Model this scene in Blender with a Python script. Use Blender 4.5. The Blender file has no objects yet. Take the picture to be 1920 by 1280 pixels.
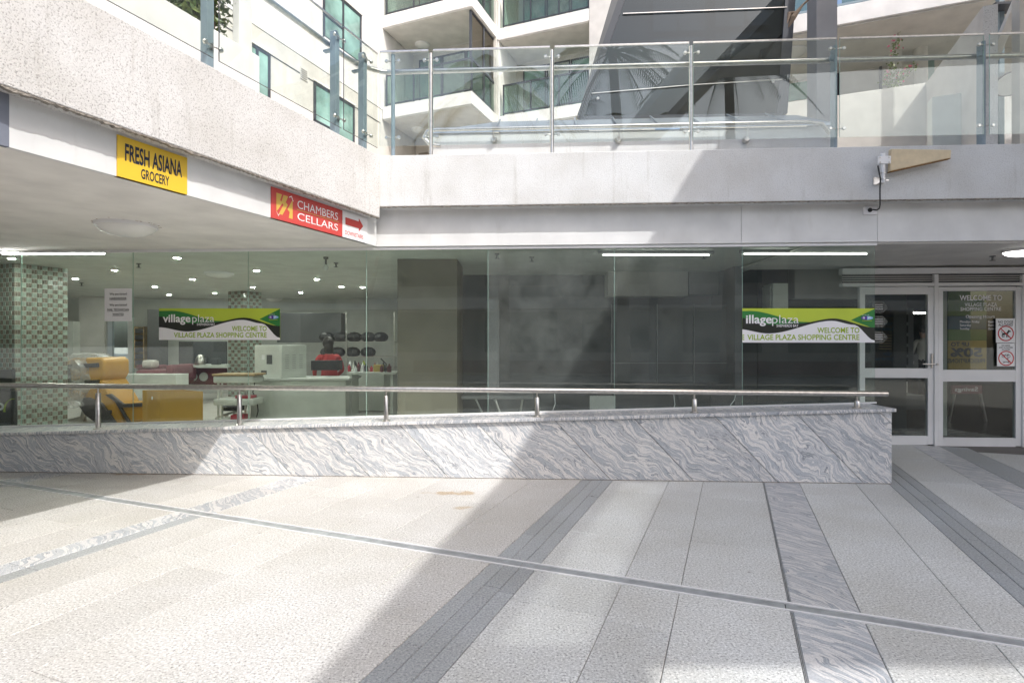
import bpy, bmesh, math, random
from mathutils import Vector, Matrix
V = Vector
random.seed(7)
sc = bpy.context.scene
COL = sc.collection
# ------------------------------------------------------------------ camera
F = 1042.0; HZ = 642.0; CH = 1.35          # focal length (photo px), horizon row, eye height
cd = bpy.data.cameras.new('camera'); cam = bpy.data.objects.new('camera', cd); COL.objects.link(cam)
cd.sensor_width = 36; cd.lens = F/1920*36; cd.shift_y = 2/1920; cd.clip_start = .05; cd.clip_end = 2000
cam.location = (0, 0, CH); cam.rotation_euler = (math.pi/2, 0, 0); sc.camera = cam
# ------------------------------------------------------------------ sky and sun
SUND = V((-.365, .508, -.780)).normalized()     # direction the light travels
w = bpy.data.worlds.new('World'); sc.world = w; w.use_nodes = True
nt = w.node_tree; nt.nodes.clear()
sky = nt.nodes.new('ShaderNodeTexSky'); sky.sky_type = 'NISHITA'; sky.sun_disc = False
sky.sun_elevation = math.asin(-SUND.z); sky.sun_rotation = math.atan2(-SUND.x, -SUND.y)
sky.air_density = 1.0; sky.dust_density = 4.8; sky.ozone_density = 1.2
bg = nt.nodes.new('ShaderNodeBackground'); bg.inputs[1].default_value = .15
wo = nt.nodes.new('ShaderNodeOutputWorld')
nt.links.new(sky.outputs[0], bg.inputs[0]); nt.links.new(bg.outputs[0], wo.inputs[0])
sd = bpy.data.lights.new('sun', 'SUN'); sd.energy = 2.0; sd.angle = math.radians(.5); sd.color = (1, .975, .95)
so = bpy.data.objects.new('sun', sd); COL.objects.link(so)
so.rotation_euler = SUND.to_track_quat('-Z', 'Y').to_euler(); so.location = (8, -10, 20)
sc.view_settings.view_transform = 'Standard'; sc.view_settings.look = 'None'
sc.view_settings.exposure = .79; sc.view_settings.gamma = 1
sc.cycles.max_bounces = 8; sc.cycles.transparent_max_bounces = 24; sc.cycles.glossy_bounces = 4
sc.cycles.diffuse_bounces = 5; sc.cycles.caustics_reflective = False; sc.cycles.caustics_refractive = False
# ------------------------------------------------------------------ frames and helpers
Z = V((0, 0, 1))
A = V((.3697, .9292, 0)).normalized()      # paving stripes / wings: away from the viewer
B = V((A.y, -A.x, 0))                      # right, square to A
S = V((1, -.055, 0)).normalized()          # line of the shop front
N = V((-S.y, S.x, 0))                      # into the shop
C0 = V((0, 0, CH))
def ray(x, y): return V(((x-960)/F, 1, -(y-HZ)/F))
def at(x, y, Y): return C0 + ray(x, y)*Y
def onp(x, y, p, n):
    d = ray(x, y); return C0 + d*((p-C0).dot(n)/d.dot(n))
def onz(x, y, z=0.0):
    d = ray(x, y); return C0 + d*((z-CH)/d.z)
def fr(x, y, Y0): return onp(x, y, V((0, Y0, 0)), N)
def frX(X, z, Y0): return V((X, Y0 + X*S.y/S.x, z))
def ab(a, b, z=0.0): return A*a + B*b + V((0, 0, z))

class MB:
    def __init__(s): s.v = []; s.f = []
    def add(s, vs, fs):
        k = len(s.v); s.v += [V(p) for p in vs]; s.f += [[i+k for i in f] for f in fs]; return s
    def box(s, o, u, v, w):
        o, u, v, w = V(o), V(u), V(v), V(w)
        p = [o, o+u, o+u+v, o+v]; p += [q+w for q in p]
        fs = [(0,3,2,1), (4,5,6,7), (0,1,5,4), (1,2,6,5), (2,3,7,6), (3,0,4,7)]
        if u.cross(v).dot(w) < 0: fs = [f[::-1] for f in fs]
        return s.add(p, fs)
    def bb(s, x0, x1, y0, y1, z0, z1): return s.box((x0,y0,z0), (x1-x0,0,0), (0,y1-y0,0), (0,0,z1-z0))
    def prism(s, poly, off):
        n = len(poly); off = V(off); p = [V(q) for q in poly]
        nn = V((0,0,0))
        for i in range(n): nn += p[i].cross(p[(i+1) % n])
        vs = p + [q+off for q in p]
        fs = [list(range(n))[::-1], list(range(n, 2*n))] + [(i, (i+1) % n, (i+1) % n+n, i+n) for i in range(n)]
        if nn.dot(off) < 0: fs = [list(f)[::-1] for f in fs]
        return s.add(vs, fs)
    def sheet(s, poly): return s.add(poly, [list(range(len(poly)))])
    def tube(s, path, r, seg=12, cap=True):
        path = [V(p) for p in path]; n = len(path)
        rs = r if isinstance(r, (list, tuple)) else [r]*n
        vs = []; fs = []; prev = None
        for i in range(n):
            t = (path[min(i+1, n-1)] - path[max(i-1, 0)]).normalized()
            if prev is None:
                u = t.cross(Z) if abs(t.z) < .9 else t.cross(V((1, 0, 0)))
            else: u = prev - t*prev.dot(t)
            u.normalize(); prev = u; w_ = t.cross(u)
            for k in range(seg):
                an = 2*math.pi*k/seg; vs.append(path[i] + (u*math.cos(an) + w_*math.sin(an))*rs[i])
        for i in range(n-1):
            for k in range(seg):
                a, b = i*seg+k, i*seg+(k+1) % seg; fs.append((a, b, b+seg, a+seg))
        if cap: fs.append(list(range(seg))[::-1]); fs.append([(n-1)*seg+k for k in range(seg)])
        return s.add(vs, fs)
    def lathe(s, c, prof, axis=Z, seg=24):
        c = V(c); axis = V(axis).normalized(); u = axis.cross(V((0,1,0)) if abs(axis.y) < .9 else V((1,0,0))).normalized(); w_ = axis.cross(u)
        vs = []; fs = []; n = len(prof)
        for (r, h) in prof:
            for k in range(seg):
                an = 2*math.pi*k/seg; vs.append(c + axis*h + (u*math.cos(an) + w_*math.sin(an))*max(r, 1e-4))
        for i in range(n-1):
            for k in range(seg):
                a, b = i*seg+k, i*seg+(k+1) % seg; fs.append((a, b, b+seg, a+seg))
        fs.append(list(range(seg))[::-1]); fs.append([(n-1)*seg+k for k in range(seg)])
        return s.add(vs, fs)
    def ball(s, c, rx, ry, rz, seg=12, rings=8):
        vs = []; fs = []; c = V(c)
        for i in range(rings+1):
            th = math.pi*i/rings
            for k in range(seg):
                ph = 2*math.pi*k/seg
                vs.append(c + V((rx*math.sin(th)*math.cos(ph), ry*math.sin(th)*math.sin(ph), rz*math.cos(th))))
        for i in range(rings):
            for k in range(seg):
                a, b = i*seg+k, i*seg+(k+1) % seg; fs.append((a, a+seg, b+seg, b))
        return s.add(vs, fs)
    def build(s, name, mat, parent=None, bev=0, smooth=False, label=None, cat=None, group=None, kind=None):
        me = bpy.data.meshes.new(name)
        lo = V((min(p.x for p in s.v), min(p.y for p in s.v), min(p.z for p in s.v)))
        hi = V((max(p.x for p in s.v), max(p.y for p in s.v), max(p.z for p in s.v)))
        c = (lo+hi)/2; c.z = lo.z
        me.from_pydata([p-c for p in s.v], [], s.f); me.update()
        if smooth:
            for p in me.polygons: p.use_smooth = True
            try: me.set_sharp_from_angle(angle=math.radians(40))
            except Exception: pass
        me.materials.append(mat)
        o = bpy.data.objects.new(name, me); COL.objects.link(o); link(o, c, parent)
        if bev:
            m = o.modifiers.new('bevel', 'BEVEL'); m.width = bev; m.segments = 2; m.limit_method = 'ANGLE'; m.angle_limit = math.radians(50)
        tag(o, label, cat, group, kind); return o
WP = {}
def link(o, c, parent):
    WP[o.name] = V(c); o.location = V(c)
    if parent is not None: o.parent = parent; o.location = V(c) - WP[parent.name]
def tag(o, label=None, cat=None, group=None, kind=None):
    if label: o['label'] = label
    if cat: o['category'] = cat
    if group: o['group'] = group
    if kind: o['kind'] = kind
    return o
def thing(name, loc, label, cat, group=None):
    o = bpy.data.objects.new(name, None); COL.objects.link(o); o.empty_display_size = .1
    link(o, V(loc), None); return tag(o, label, cat, group)
def dupmesh(src, c, parent, name=None):
    o = src.copy(); o.name = name or src.name.split('.')[0]; COL.objects.link(o); o.parent = None; link(o, c, parent); return o

# ------------------------------------------------------------------ materials
def newmat(name):
    m = bpy.data.materials.new(name); m.use_nodes = True; t = m.node_tree
    return m, t, t.nodes['Principled BSDF']
def nd(t, typ, **kw):
    n = t.nodes.new(typ)
    for k, v in kw.items(): setattr(n, k, v)
    return n
def ramp(t, stops):
    r = nd(t, 'ShaderNodeValToRGB'); e = r.color_ramp.elements
    while len(e) > 1: e.remove(e[-1])
    e[0].position = stops[0][0]; e[0].color = (*stops[0][1], 1)
    for p, c in stops[1:]:
        k = e.new(p); k.color = (*c, 1)
    return r
def paint(name, col, rough=.6, var=.06, vscale=3.0, bump=0, bscale=80, metal=0, spec=.4, dirt=0, emit=0):
    """plain painted / coated surface with faint mottling, optional fine relief and grime"""
    m, t, p = newmat(name); L = t.links.new
    pos = nd(t, 'ShaderNodeNewGeometry')
    n1 = nd(t, 'ShaderNodeTexNoise'); n1.inputs['Scale'].default_value = vscale; n1.inputs['Detail'].default_value = 6
    L(pos.outputs['Position'], n1.inputs['Vector'])
    c0 = tuple(max(0, c*(1-var*2)) for c in col); c1 = tuple(min(1, c*(1+var)) for c in col)
    r = ramp(t, [(.3, c0), (.7, c1)]); L(n1.outputs['Fac'], r.inputs['Fac'])
    src = r.outputs['Color']
    if dirt:
        n2 = nd(t, 'ShaderNodeTexNoise'); n2.inputs['Scale'].default_value = 9; n2.inputs['Detail'].default_value = 9; n2.inputs['Roughness'].default_value = .7
        mp = nd(t, 'ShaderNodeMapping'); mp.inputs['Scale'].default_value = (1, 1, .25); L(pos.outputs['Position'], mp.inputs['Vector']); L(mp.outputs[0], n2.inputs['Vector'])
        r2 = ramp(t, [(.58, (1, 1, 1)), (.75, (1-dirt, 1-dirt*1.1, 1-dirt*1.25))]); L(n2.outputs['Fac'], r2.inputs['Fac'])
        mx = nd(t, 'ShaderNodeMixRGB', blend_type='MULTIPLY'); mx.inputs[0].default_value = 1
        L(src, mx.inputs[1]); L(r2.outputs['Color'], mx.inputs[2]); src = mx.outputs[0]
    L(src, p.inputs['Base Color'])
    p.inputs['Roughness'].default_value = rough; p.inputs['Metallic'].default_value = metal; p.inputs['Specular IOR Level'].default_value = spec
    if bump:
        n3 = nd(t, 'ShaderNodeTexNoise'); n3.inputs['Scale'].default_value = bscale; n3.inputs['Detail'].default_value = 3
        L(pos.outputs['Position'], n3.inputs['Vector'])
        b = nd(t, 'ShaderNodeBump'); b.inputs['Strength'].default_value = min(1, bump); b.inputs['Distance'].default_value = .01
        L(n3.outputs['Fac'], b.inputs['Height']); L(b.outputs[0], p.inputs['Normal'])
    if emit:
        p.inputs['Emission Color'].default_value = (*col, 1); p.inputs['Emission Strength'].default_value = emit
    return m
def roughcast(name, col, pit, scale, dist):
    m, t, p = newmat(name); L = t.links.new
    pos = nd(t, 'ShaderNodeNewGeometry')
    n1 = nd(t, 'ShaderNodeTexNoise'); n1.inputs['Scale'].default_value = scale; n1.inputs['Detail'].default_value = 4; n1.inputs['Roughness'].default_value = .72
    L(pos.outputs['Position'], n1.inputs['Vector'])
    n2 = nd(t, 'ShaderNodeTexNoise'); n2.inputs['Scale'].default_value = 2.2; n2.inputs['Detail'].default_value = 8; L(pos.outputs['Position'], n2.inputs['Vector'])
    r = ramp(t, [(.36, pit), (.475, col)]); L(n1.outputs['Fac'], r.inputs['Fac'])
    r2 = ramp(t, [(.3, (.88, .87, .85)), (.6, (1, 1, 1))]); L(n2.outputs['Fac'], r2.inputs['Fac'])
    mx = nd(t, 'ShaderNodeMixRGB', blend_type='MULTIPLY'); mx.inputs[0].default_value = 1
    n4 = nd(t, 'ShaderNodeTexNoise'); n4.inputs['Scale'].default_value = 7; n4.inputs['Detail'].default_value = 7; n4.inputs['Roughness'].default_value = .7
    mp = nd(t, 'ShaderNodeMapping'); mp.inputs['Scale'].default_value = (1, 1, .09); L(pos.outputs['Position'], mp.inputs['Vector']); L(mp.outputs[0], n4.inputs['Vector'])
    r4 = ramp(t, [(.56, (1, 1, 1)), (.72, (.79, .78, .755))]); L(n4.outputs['Fac'], r4.inputs['Fac'])
    m4 = nd(t, 'ShaderNodeMixRGB', blend_type='MULTIPLY'); m4.inputs[0].default_value = 1
    L(r.outputs[0], mx.inputs[1]); L(r2.outputs[0], mx.inputs[2]); L(mx.outputs[0], m4.inputs[1]); L(r4.outputs[0], m4.inputs[2]); L(m4.outputs[0], p.inputs['Base Color'])
    p.inputs['Roughness'].default_value = .9; p.inputs['Specular IOR Level'].default_value = .2
    b = nd(t, 'ShaderNodeBump'); b.inputs['Strength'].default_value = 1; b.inputs['Distance'].default_value = dist
    L(n1.outputs['Fac'], b.inputs['Height']); L(b.outputs[0], p.inputs['Normal'])
    return m
def granite(name, lo, mid, hi, scale=88, stain=.17, spots=()):
    m, t, p = newmat(name); L = t.links.new
    pos = nd(t, 'ShaderNodeNewGeometry'); oi = nd(t, 'ShaderNodeObjectInfo')
    n1 = nd(t, 'ShaderNodeTexNoise'); n1.inputs['Scale'].default_value = scale; n1.inputs['Detail'].default_value = 4; n1.inputs['Roughness'].default_value = .75
    L(pos.outputs['Position'], n1.inputs['Vector'])
    r = ramp(t, [(.37, lo), (.45, mid), (.54, mid), (.60, hi)]); L(n1.outputs['Fac'], r.inputs['Fac'])
    n2 = nd(t, 'ShaderNodeTexNoise'); n2.inputs['Scale'].default_value = 1.3; n2.inputs['Detail'].default_value = 9; n2.inputs['Roughness'].default_value = .65
    L(pos.outputs['Position'], n2.inputs['Vector'])
    r2 = ramp(t, [(.3, (1-stain, 1-stain*1.1, 1-stain*1.3)), (.62, (1, 1, 1))]); L(n2.outputs['Fac'], r2.inputs['Fac'])
    mx = nd(t, 'ShaderNodeMixRGB', blend_type='MULTIPLY'); mx.inputs[0].default_value = 1
    L(r.outputs[0], mx.inputs[1]); L(r2.outputs[0], mx.inputs[2])
    src = mx.outputs[0]
    vo = nd(t, 'ShaderNodeTexVoronoi'); vo.inputs['Scale'].default_value = 1.9; L(pos.outputs['Position'], vo.inputs['Vector'])
    rv = ramp(t, [(.022, (.62, .60, .58)), (.034, (1, 1, 1))]); L(vo.outputs['Distance'], rv.inputs['Fac'])
    m3 = nd(t, 'ShaderNodeMixRGB', blend_type='MULTIPLY'); m3.inputs[0].default_value = 1; L(src, m3.inputs[1]); L(rv.outputs[0], m3.inputs[2]); src = m3.outputs[0]
    for (cx, cy, sx, sy, col, amt) in spots:      # spilt-drink stains with a ragged outline
        mp = nd(t, 'ShaderNodeMapping', vector_type='TEXTURE'); mp.inputs['Location'].default_value = (cx, cy, 0); mp.inputs['Scale'].default_value = (sx, sy, 10); L(pos.outputs['Position'], mp.inputs['Vector'])
        ln = nd(t, 'ShaderNodeVectorMath', operation='LENGTH'); L(mp.outputs[0], ln.inputs[0])
        nn_ = nd(t, 'ShaderNodeTexNoise'); nn_.inputs['Scale'].default_value = 9; nn_.inputs['Detail'].default_value = 6; L(pos.outputs['Position'], nn_.inputs['Vector'])
        a4 = nd(t, 'ShaderNodeMath', operation='MULTIPLY_ADD'); L(nn_.outputs['Fac'], a4.inputs[0]); a4.inputs[1].default_value = 2.2; L(ln.outputs['Value'], a4.inputs[2])
        r4 = ramp(t, [(.0, (amt,)*3), (.62, (amt,)*3), (.78, (0, 0, 0))]); m4 = nd(t, 'ShaderNodeMath', operation='MULTIPLY'); L(a4.outputs[0], m4.inputs[0]); m4.inputs[1].default_value = .42; L(m4.outputs[0], r4.inputs['Fac'])
        m5 = nd(t, 'ShaderNodeMixRGB', blend_type='MULTIPLY'); L(r4.outputs[0], m5.inputs[0]); L(src, m5.inputs[1]); m5.inputs[2].default_value = (*col, 1); src = m5.outputs[0]
    mr = nd(t, 'ShaderNodeMapRange'); mr.inputs['To Min'].default_value = .91; mr.inputs['To Max'].default_value = 1.03
    L(oi.outputs['Random'], mr.inputs['Value'])
    hs = nd(t, 'ShaderNodeHueSaturation'); L(mr.outputs[0], hs.inputs['Value']); L(src, hs.inputs['Color'])
    L(hs.outputs[0], p.inputs['Base Color'])
    r3 = ramp(t, [(.3, (.38,)*3), (.7, (.6,)*3)]); L(n2.outputs['Fac'], r3.inputs['Fac']); L(r3.outputs[0], p.inputs['Roughness'])
    p.inputs['Specular IOR Level'].default_value = .35
    return m
def marble(name, across, along, bright=1.0):
    """swirling blue-grey / white veined granite; veins run along `along`"""
    m, t, p = newmat(name); L = t.links.new
    pos = nd(t, 'ShaderNodeNewGeometry'); oi = nd(t, 'ShaderNodeObjectInfo')
    wv = nd(t, 'ShaderNodeTexNoise'); wv.inputs['Scale'].default_value = 1.7; wv.inputs['Detail'].default_value = 2.5
    off = nd(t, 'ShaderNodeVectorMath', operation='SCALE'); off.inputs[0].default_value = (9, 5, 7); L(oi.outputs['Random'], off.inputs['Scale'])
    ps = nd(t, 'ShaderNodeVectorMath', operation='ADD'); L(pos.outputs['Position'], ps.inputs[0]); L(off.outputs[0], ps.inputs[1])
    L(ps.outputs[0], wv.inputs['Vector'])
    sb = nd(t, 'ShaderNodeVectorMath', operation='SUBTRACT'); L(wv.outputs['Color'], sb.inputs[0]); sb.inputs[1].default_value = (.5, .5, .5)
    scl = nd(t, 'ShaderNodeVectorMath', operation='SCALE'); L(sb.outputs[0], scl.inputs[0]); 
    lo_ = nd(t, 'ShaderNodeTexNoise'); lo_.inputs['Scale'].default_value = .9; lo_.inputs['Detail'].default_value = 1; L(ps.outputs[0], lo_.inputs['Vector'])
    ml_ = nd(t, 'ShaderNodeMapRange'); ml_.inputs['From Min'].default_value = .36; ml_.inputs['From Max'].default_value = .64; ml_.inputs['To Min'].default_value = .10; ml_.inputs['To Max'].default_value = .55; L(lo_.outputs['Fac'], ml_.inputs['Value']); L(ml_.outputs[0], scl.inputs['Scale'])
    ad = nd(t, 'ShaderNodeVectorMath', operation='ADD'); L(ps.outputs[0], ad.inputs[0]); L(scl.outputs[0], ad.inputs[1])
    w2 = nd(t, 'ShaderNodeTexNoise'); w2.inputs['Scale'].default_value = 6.5; w2.inputs['Detail'].default_value = 2; L(ps.outputs[0], w2.inputs['Vector'])
    sb2 = nd(t, 'ShaderNodeVectorMath', operation='SUBTRACT'); L(w2.outputs['Color'], sb2.inputs[0]); sb2.inputs[1].default_value = (.5, .5, .5)
    sc2 = nd(t, 'ShaderNodeVectorMath', operation='SCALE'); L(sb2.outputs[0], sc2.inputs[0]); sc2.inputs['Scale'].default_value = .105
    ad2 = nd(t, 'ShaderNodeVectorMath', operation='ADD'); L(ad.outputs[0], ad2.inputs[0]); L(sc2.outputs[0], ad2.inputs[1])
    d1 = nd(t, 'ShaderNodeVectorMath', operation='DOT_PRODUCT'); L(ad2.outputs[0], d1.inputs[0]); d1.inputs[1].default_value = V(across)*7.2
    d2 = nd(t, 'ShaderNodeVectorMath', operation='DOT_PRODUCT'); L(ad2.outputs[0], d2.inputs[0]); d2.inputs[1].default_value = V(along)*.7
    cb = nd(t, 'ShaderNodeCombineXYZ'); L(d1.outputs['Value'], cb.inputs[0]); L(d2.outputs['Value'], cb.inputs[1])
    n = nd(t, 'ShaderNodeTexNoise'); n.inputs['Scale'].default_value = 1; n.inputs['Detail'].default_value = 6; n.inputs['Roughness'].default_value = .62
    L(cb.outputs[0], n.inputs['Vector'])
    W, G, D, M_ = (.82, .81, .795), (.50, .535, .575), (.23, .265, .315), (.685, .695, .705)
    s = lambda c: tuple(min(1, x*bright) for x in c)
    r = ramp(t, [(.28, s(M_)), (.34, s(G)), (.37, s(W)), (.41, s(W)), (.422, s(D)), (.434, s(M_)), (.465, s(G)), (.478, s(M_)), (.487, s(W)), (.515, s(W)),
                 (.522, s(D)), (.532, s(G)), (.565, s(G)), (.58, s(W)), (.61, s(M_)), (.625, s(G)), (.635, s(D)), (.645, s(W)), (.70, s(G))])
    L(n.outputs['Fac'], r.inputs['Fac'])
    g = nd(t, 'ShaderNodeTexNoise'); g.inputs['Scale'].default_value = 130; g.inputs['Detail'].default_value = 2; L(pos.outputs['Position'], g.inputs['Vector'])
    rg = ramp(t, [(.35, (.8, .8, .8)), (.55, (1, 1, 1))]); L(g.outputs['Fac'], rg.inputs['Fac'])
    mx = nd(t, 'ShaderNodeMixRGB', blend_type='MULTIPLY'); mx.inputs[0].default_value = 1; L(r.outputs[0], mx.inputs[1]); L(rg.outputs[0], mx.inputs[2])
    mv = nd(t, 'ShaderNodeMapRange'); mv.inputs['To Min'].default_value = .86; mv.inputs['To Max'].default_value = 1.04; L(oi.outputs['Random'], mv.inputs['Value'])
    hv = nd(t, 'ShaderNodeHueSaturation'); L(mv.outputs[0], hv.inputs['Value']); L(mx.outputs[0], hv.inputs['Color'])
    L(hv.outputs[0], p.inputs['Base Color']); p.inputs['Roughness'].default_value = .32; p.inputs['Specular IOR Level'].default_value = .4
    return m
def glassmat(name, tint, dust=.03, f0=.045, rough=0.0, dustcol=(.8, .8, .76)):
    m = bpy.data.materials.new(name); m.use_nodes = True; t = m.node_tree; t.nodes.clear(); L = t.links.new
    out = nd(t, 'ShaderNodeOutputMaterial'); tr = nd(t, 'ShaderNodeBsdfTransparent'); tr.inputs[0].default_value = (*tint, 1)
    gl = nd(t, 'ShaderNodeBsdfGlossy'); gl.inputs['Roughness'].default_value = rough; gl.inputs[0].default_value = (.95, 1, .98, 1)
    lw = nd(t, 'ShaderNodeLayerWeight'); lw.inputs['Blend'].default_value = .5
    pw = nd(t, 'ShaderNodeMath', operation='POWER'); L(lw.outputs['Facing'], pw.inputs[0]); pw.inputs[1].default_value = 5
    ml = nd(t, 'ShaderNodeMath', operation='MULTIPLY_ADD'); L(pw.outputs[0], ml.inputs[0]); ml.inputs[1].default_value = 1-f0; ml.inputs[2].default_value = f0
    mx = nd(t, 'ShaderNodeMixShader'); L(ml.outputs[0], mx.inputs[0]); L(tr.outputs[0], mx.inputs[1]); L(gl.outputs[0], mx.inputs[2])
    df = nd(t, 'ShaderNodeBsdfDiffuse'); df.inputs[0].default_value = (*dustcol, 1)
    pos = nd(t, 'ShaderNodeNewGeometry'); n = nd(t, 'ShaderNodeTexNoise'); n.inputs['Scale'].default_value = 3; n.inputs['Detail'].default_value = 10; n.inputs['Roughness'].default_value = .75
    L(pos.outputs['Position'], n.inputs['Vector'])
    mr = nd(t, 'ShaderNodeMapRange'); mr.inputs['From Min'].default_value = .3; mr.inputs['From Max'].default_value = .75; mr.inputs['To Min'].default_value = dust*.3; mr.inputs['To Max'].default_value = dust*1.7
    L(n.outputs['Fac'], mr.inputs['Value'])
    m2 = nd(t, 'ShaderNodeMixShader'); L(mr.outputs[0], m2.inputs[0]); L(mx.outputs[0], m2.inputs[1]); L(df.outputs[0], m2.inputs[2])
    L(m2.outputs[0], out.inputs[0]); return m
def emitter(name, col, st):
    m, t, p = newmat(name); p.inputs['Base Color'].default_value = (.9, .9, .9, 1)
    p.inputs['Emission Color'].default_value = (*col, 1); p.inputs['Emission Strength'].default_value = st; return m
M = {}
M['gran'] = granite('granite_beige', (.20, .195, .185), (.56, .555, .535), (.79, .785, .765), spots=((-.55, 5.0, .34, .10, (.80, .66, .50), 1.0), (-.42, 4.55, .16, .05, (.82, .70, .55), .9), (-3.9, 5.75, .45, .12, (.72, .58, .44), 1.0)))
M['gran2'] = granite('granite_grey', (.20, .21, .205), (.565, .58, .57), (.81, .825, .81))
M['grand'] = granite('granite_charcoal', (.19, .20, .21), (.355, .378, .39), (.50, .52, .53))
M['marbw'] = marble('marble_wall', (.62, 0, .785), (.785, 0, -.62))
M['marbf'] = marble('marble_floor', tuple(B*.5+A*.85), tuple(A*.5-B*.85), .82)
M['coping'] = marble('marble_coping', (1, 0, 0), (0, 1, .3), 1.0)
M['mortar'] = paint('mortar', (.16, .15, .14), .9)
M['ground'] = paint('ground_stone', (.38, .36, .33), .9)
M['roughcast'] = roughcast('roughcast_render', (.715, .71, .70), (.36, .35, .34), 105, .006)
M['stucco'] = roughcast('fine_render', (.685, .70, .705), (.585, .595, .595), 95, .004)
M['stucco2'] = paint('grey_render', (.60, .585, .56), .85, bump=.4, bscale=140)
M['drip'] = paint('raw_concrete_edge', (.34, .31, .27), .95, var=.25, vscale=40, bump=1, bscale=150)
M['white'] = paint('white_paint', (.73, .74, .735), .55, dirt=.07)
M['bwhite'] = paint('apartment_white', (.77, .755, .735), .7, bump=.15, bscale=120)
M['cream'] = paint('apartment_cream', (.66, .635, .585), .75, bump=.15, bscale=120)
M['greyw'] = paint('soffit_paint', (.86, .84, .80), .7, dirt=.05)
M['soffit2'] = paint('alcove_paint', (.72, .71, .69), .7)
M['alum'] = paint('white_powdercoat', (.80, .805, .81), .35, var=.03)
M['steel'] = paint('brushed_steel', (.62, .60, .57), .28, metal=1, var=.08, vscale=30)
M['steel2'] = paint('drain_steel', (.44, .46, .475), .36, metal=.5, var=.12, vscale=14)
M['blue'] = paint('blue_grey_paint', (.235, .30, .345), .4, var=.07, vscale=8)
M['bluecol'] = paint('grey_column_paint', (.30, .30, .31), .55)
M['dframe'] = paint('dark_frame', (.055, .062, .075), .4)
M['dgrey'] = paint('dark_grey_panel', (.10, .105, .11), .45)
M['louvre'] = paint('louvre_brown', (.30, .25, .20), .6)
M['metalroof'] = paint('zinc_sheet', (.42, .47, .54), .3, metal=.6)
M['glass'] = glassmat('shop_glass', (.92, .97, .94), dust=.014)
M['hazy'] = glassmat('hazy_shop_glass', (.90, .94, .92), dust=.085, dustcol=(.42, .45, .43))  # grey-green haze painted into the centre panes through the dust mix
M['bglass'] = glassmat('balustrade_glass', (.935, .965, .95), dust=.006, f0=.055)
M['dkglass'] = glassmat('tinted_glass', (.15, .19, .21), dust=.003, f0=.075)
M['doorglass'] = glassmat('door_glass', (.80, .83, .81), dust=.010, f0=.05)
M['edge'] = paint('glass_edge', (.42, .60, .53), .2)
M['teal'] = paint('teal_window', (.26, .43, .385), .06, var=.35, vscale=1.2, spec=.8)
M['bwin'] = paint('dull_window', (.07, .10, .10), .05, var=.4, vscale=.9, spec=.8)
M['curtain'] = paint('pale_curtain', (.45, .50, .46), .9, var=.2, vscale=6)
M['oyster'] = paint('frosted_glass', (.80, .80, .77), .25)
M['lit'] = emitter('lit_downlight', (1, .98, .92), 420)
M['lit2'] = emitter('lit_bowl', (1, .98, .93), 5)
M['tube'] = emitter('lit_tube', (1, .99, .95), 22)
M['black'] = paint('black', (.015, .016, .018), .5)
M['yellow'] = paint('sign_yellow', (.80, .53, .045), .35, var=.02)
M['red'] = paint('sign_red', (.60, .075, .065), .35, var=.02)
M['navy'] = paint('letter_navy', (.02, .025, .045), .4)
M['gold'] = paint('logo_gold', (.72, .48, .10), .4)
M['signw'] = paint('sign_white', (.86, .86, .87), .4, var=.02)
M['lime'] = paint('banner_lime', (.50, .62, .06), .4, var=.04)
M['lime2'] = paint('banner_lime_text', (.33, .47, .02), .4, var=.02)
M['bgreen'] = paint('banner_green', (.035, .22, .05), .4, var=.1)
M['bblack'] = paint('banner_black', (.022, .026, .02), .4)
M['purple'] = paint('badge_purple', (.10, .04, .35), .4)
M['sky_blue'] = paint('badge_blue', (.30, .55, .85), .4)
M['plate'] = paint('blue_grey_panel', (.20, .22, .27), .4)
M['paper'] = paint('paper', (.86, .86, .88), .7, var=.02)
M['antenna'] = paint('aged_plastic', (.66, .55, .37), .5, var=.05, vscale=20)
M['rust'] = paint('rust_stain', (.28, .15, .05), .8, var=.3, vscale=60)
M['leather'] = paint('mustard_leather', (.52, .27, .025), .38, var=.08)
M['dleather'] = paint('dark_leather', (.05, .045, .045), .45)
M['carton'] = paint('mustard_board', (.50, .29, .05), .65)
M['plastic'] = glassmat('clear_plastic', (.93, .93, .92), dust=.30, f0=.08, rough=.12, dustcol=(.85, .85, .85))
M['saloncab'] = paint('pale_cabinet', (.62, .66, .61), .4)
M['salonwhite'] = paint('salon_white', (.66, .685, .645), .6)
M['salonfloor'] = paint('salon_floor', (.62, .60, .56), .3)
M['salonwall'] = paint('salon_wall', (.50, .515, .485), .7)
M['wood'] = paint('pale_wood', (.48, .34, .18), .5, var=.15, vscale=12)
M['brownboard'] = paint('brown_board', (.235, .205, .165), .6)
M['tileg'] = paint('green_glass_tile', (.34, .42, .36), .12, var=.15, vscale=14, spec=.7)
M['tileb'] = paint('brown_glass_tile', (.22, .185, .15), .15, var=.25, vscale=25)
M['grout'] = paint('grout', (.52, .53, .48), .8)
M['maroon'] = paint('maroon', (.16, .04, .05), .6)
M['pinkred'] = paint('red_plastic', (.50, .03, .06), .4)
M['leaf'] = paint('leaf_green', (.07, .13, .035), .45, var=.4, vscale=14)
M['leaf2'] = paint('leaf_light', (.15, .20, .05), .5, var=.3, vscale=14)
M['bark'] = paint('bark', (.16, .12, .09), .9, bump=.8, bscale=60)
M['pink'] = paint('pink_bract', (.65, .10, .22), .6)
M['palm'] = paint('palm_green', (.06, .10, .035), .4, var=.3, vscale=6)
M['skin'] = paint('skin', (.50, .33, .25), .5)
M['hair'] = paint('hair', (.02, .016, .014), .5)
M['shirtr'] = paint('red_cloth', (.42, .03, .03), .8)
M['shirtw'] = paint('white_cloth', (.62, .61, .58), .8)
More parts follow.
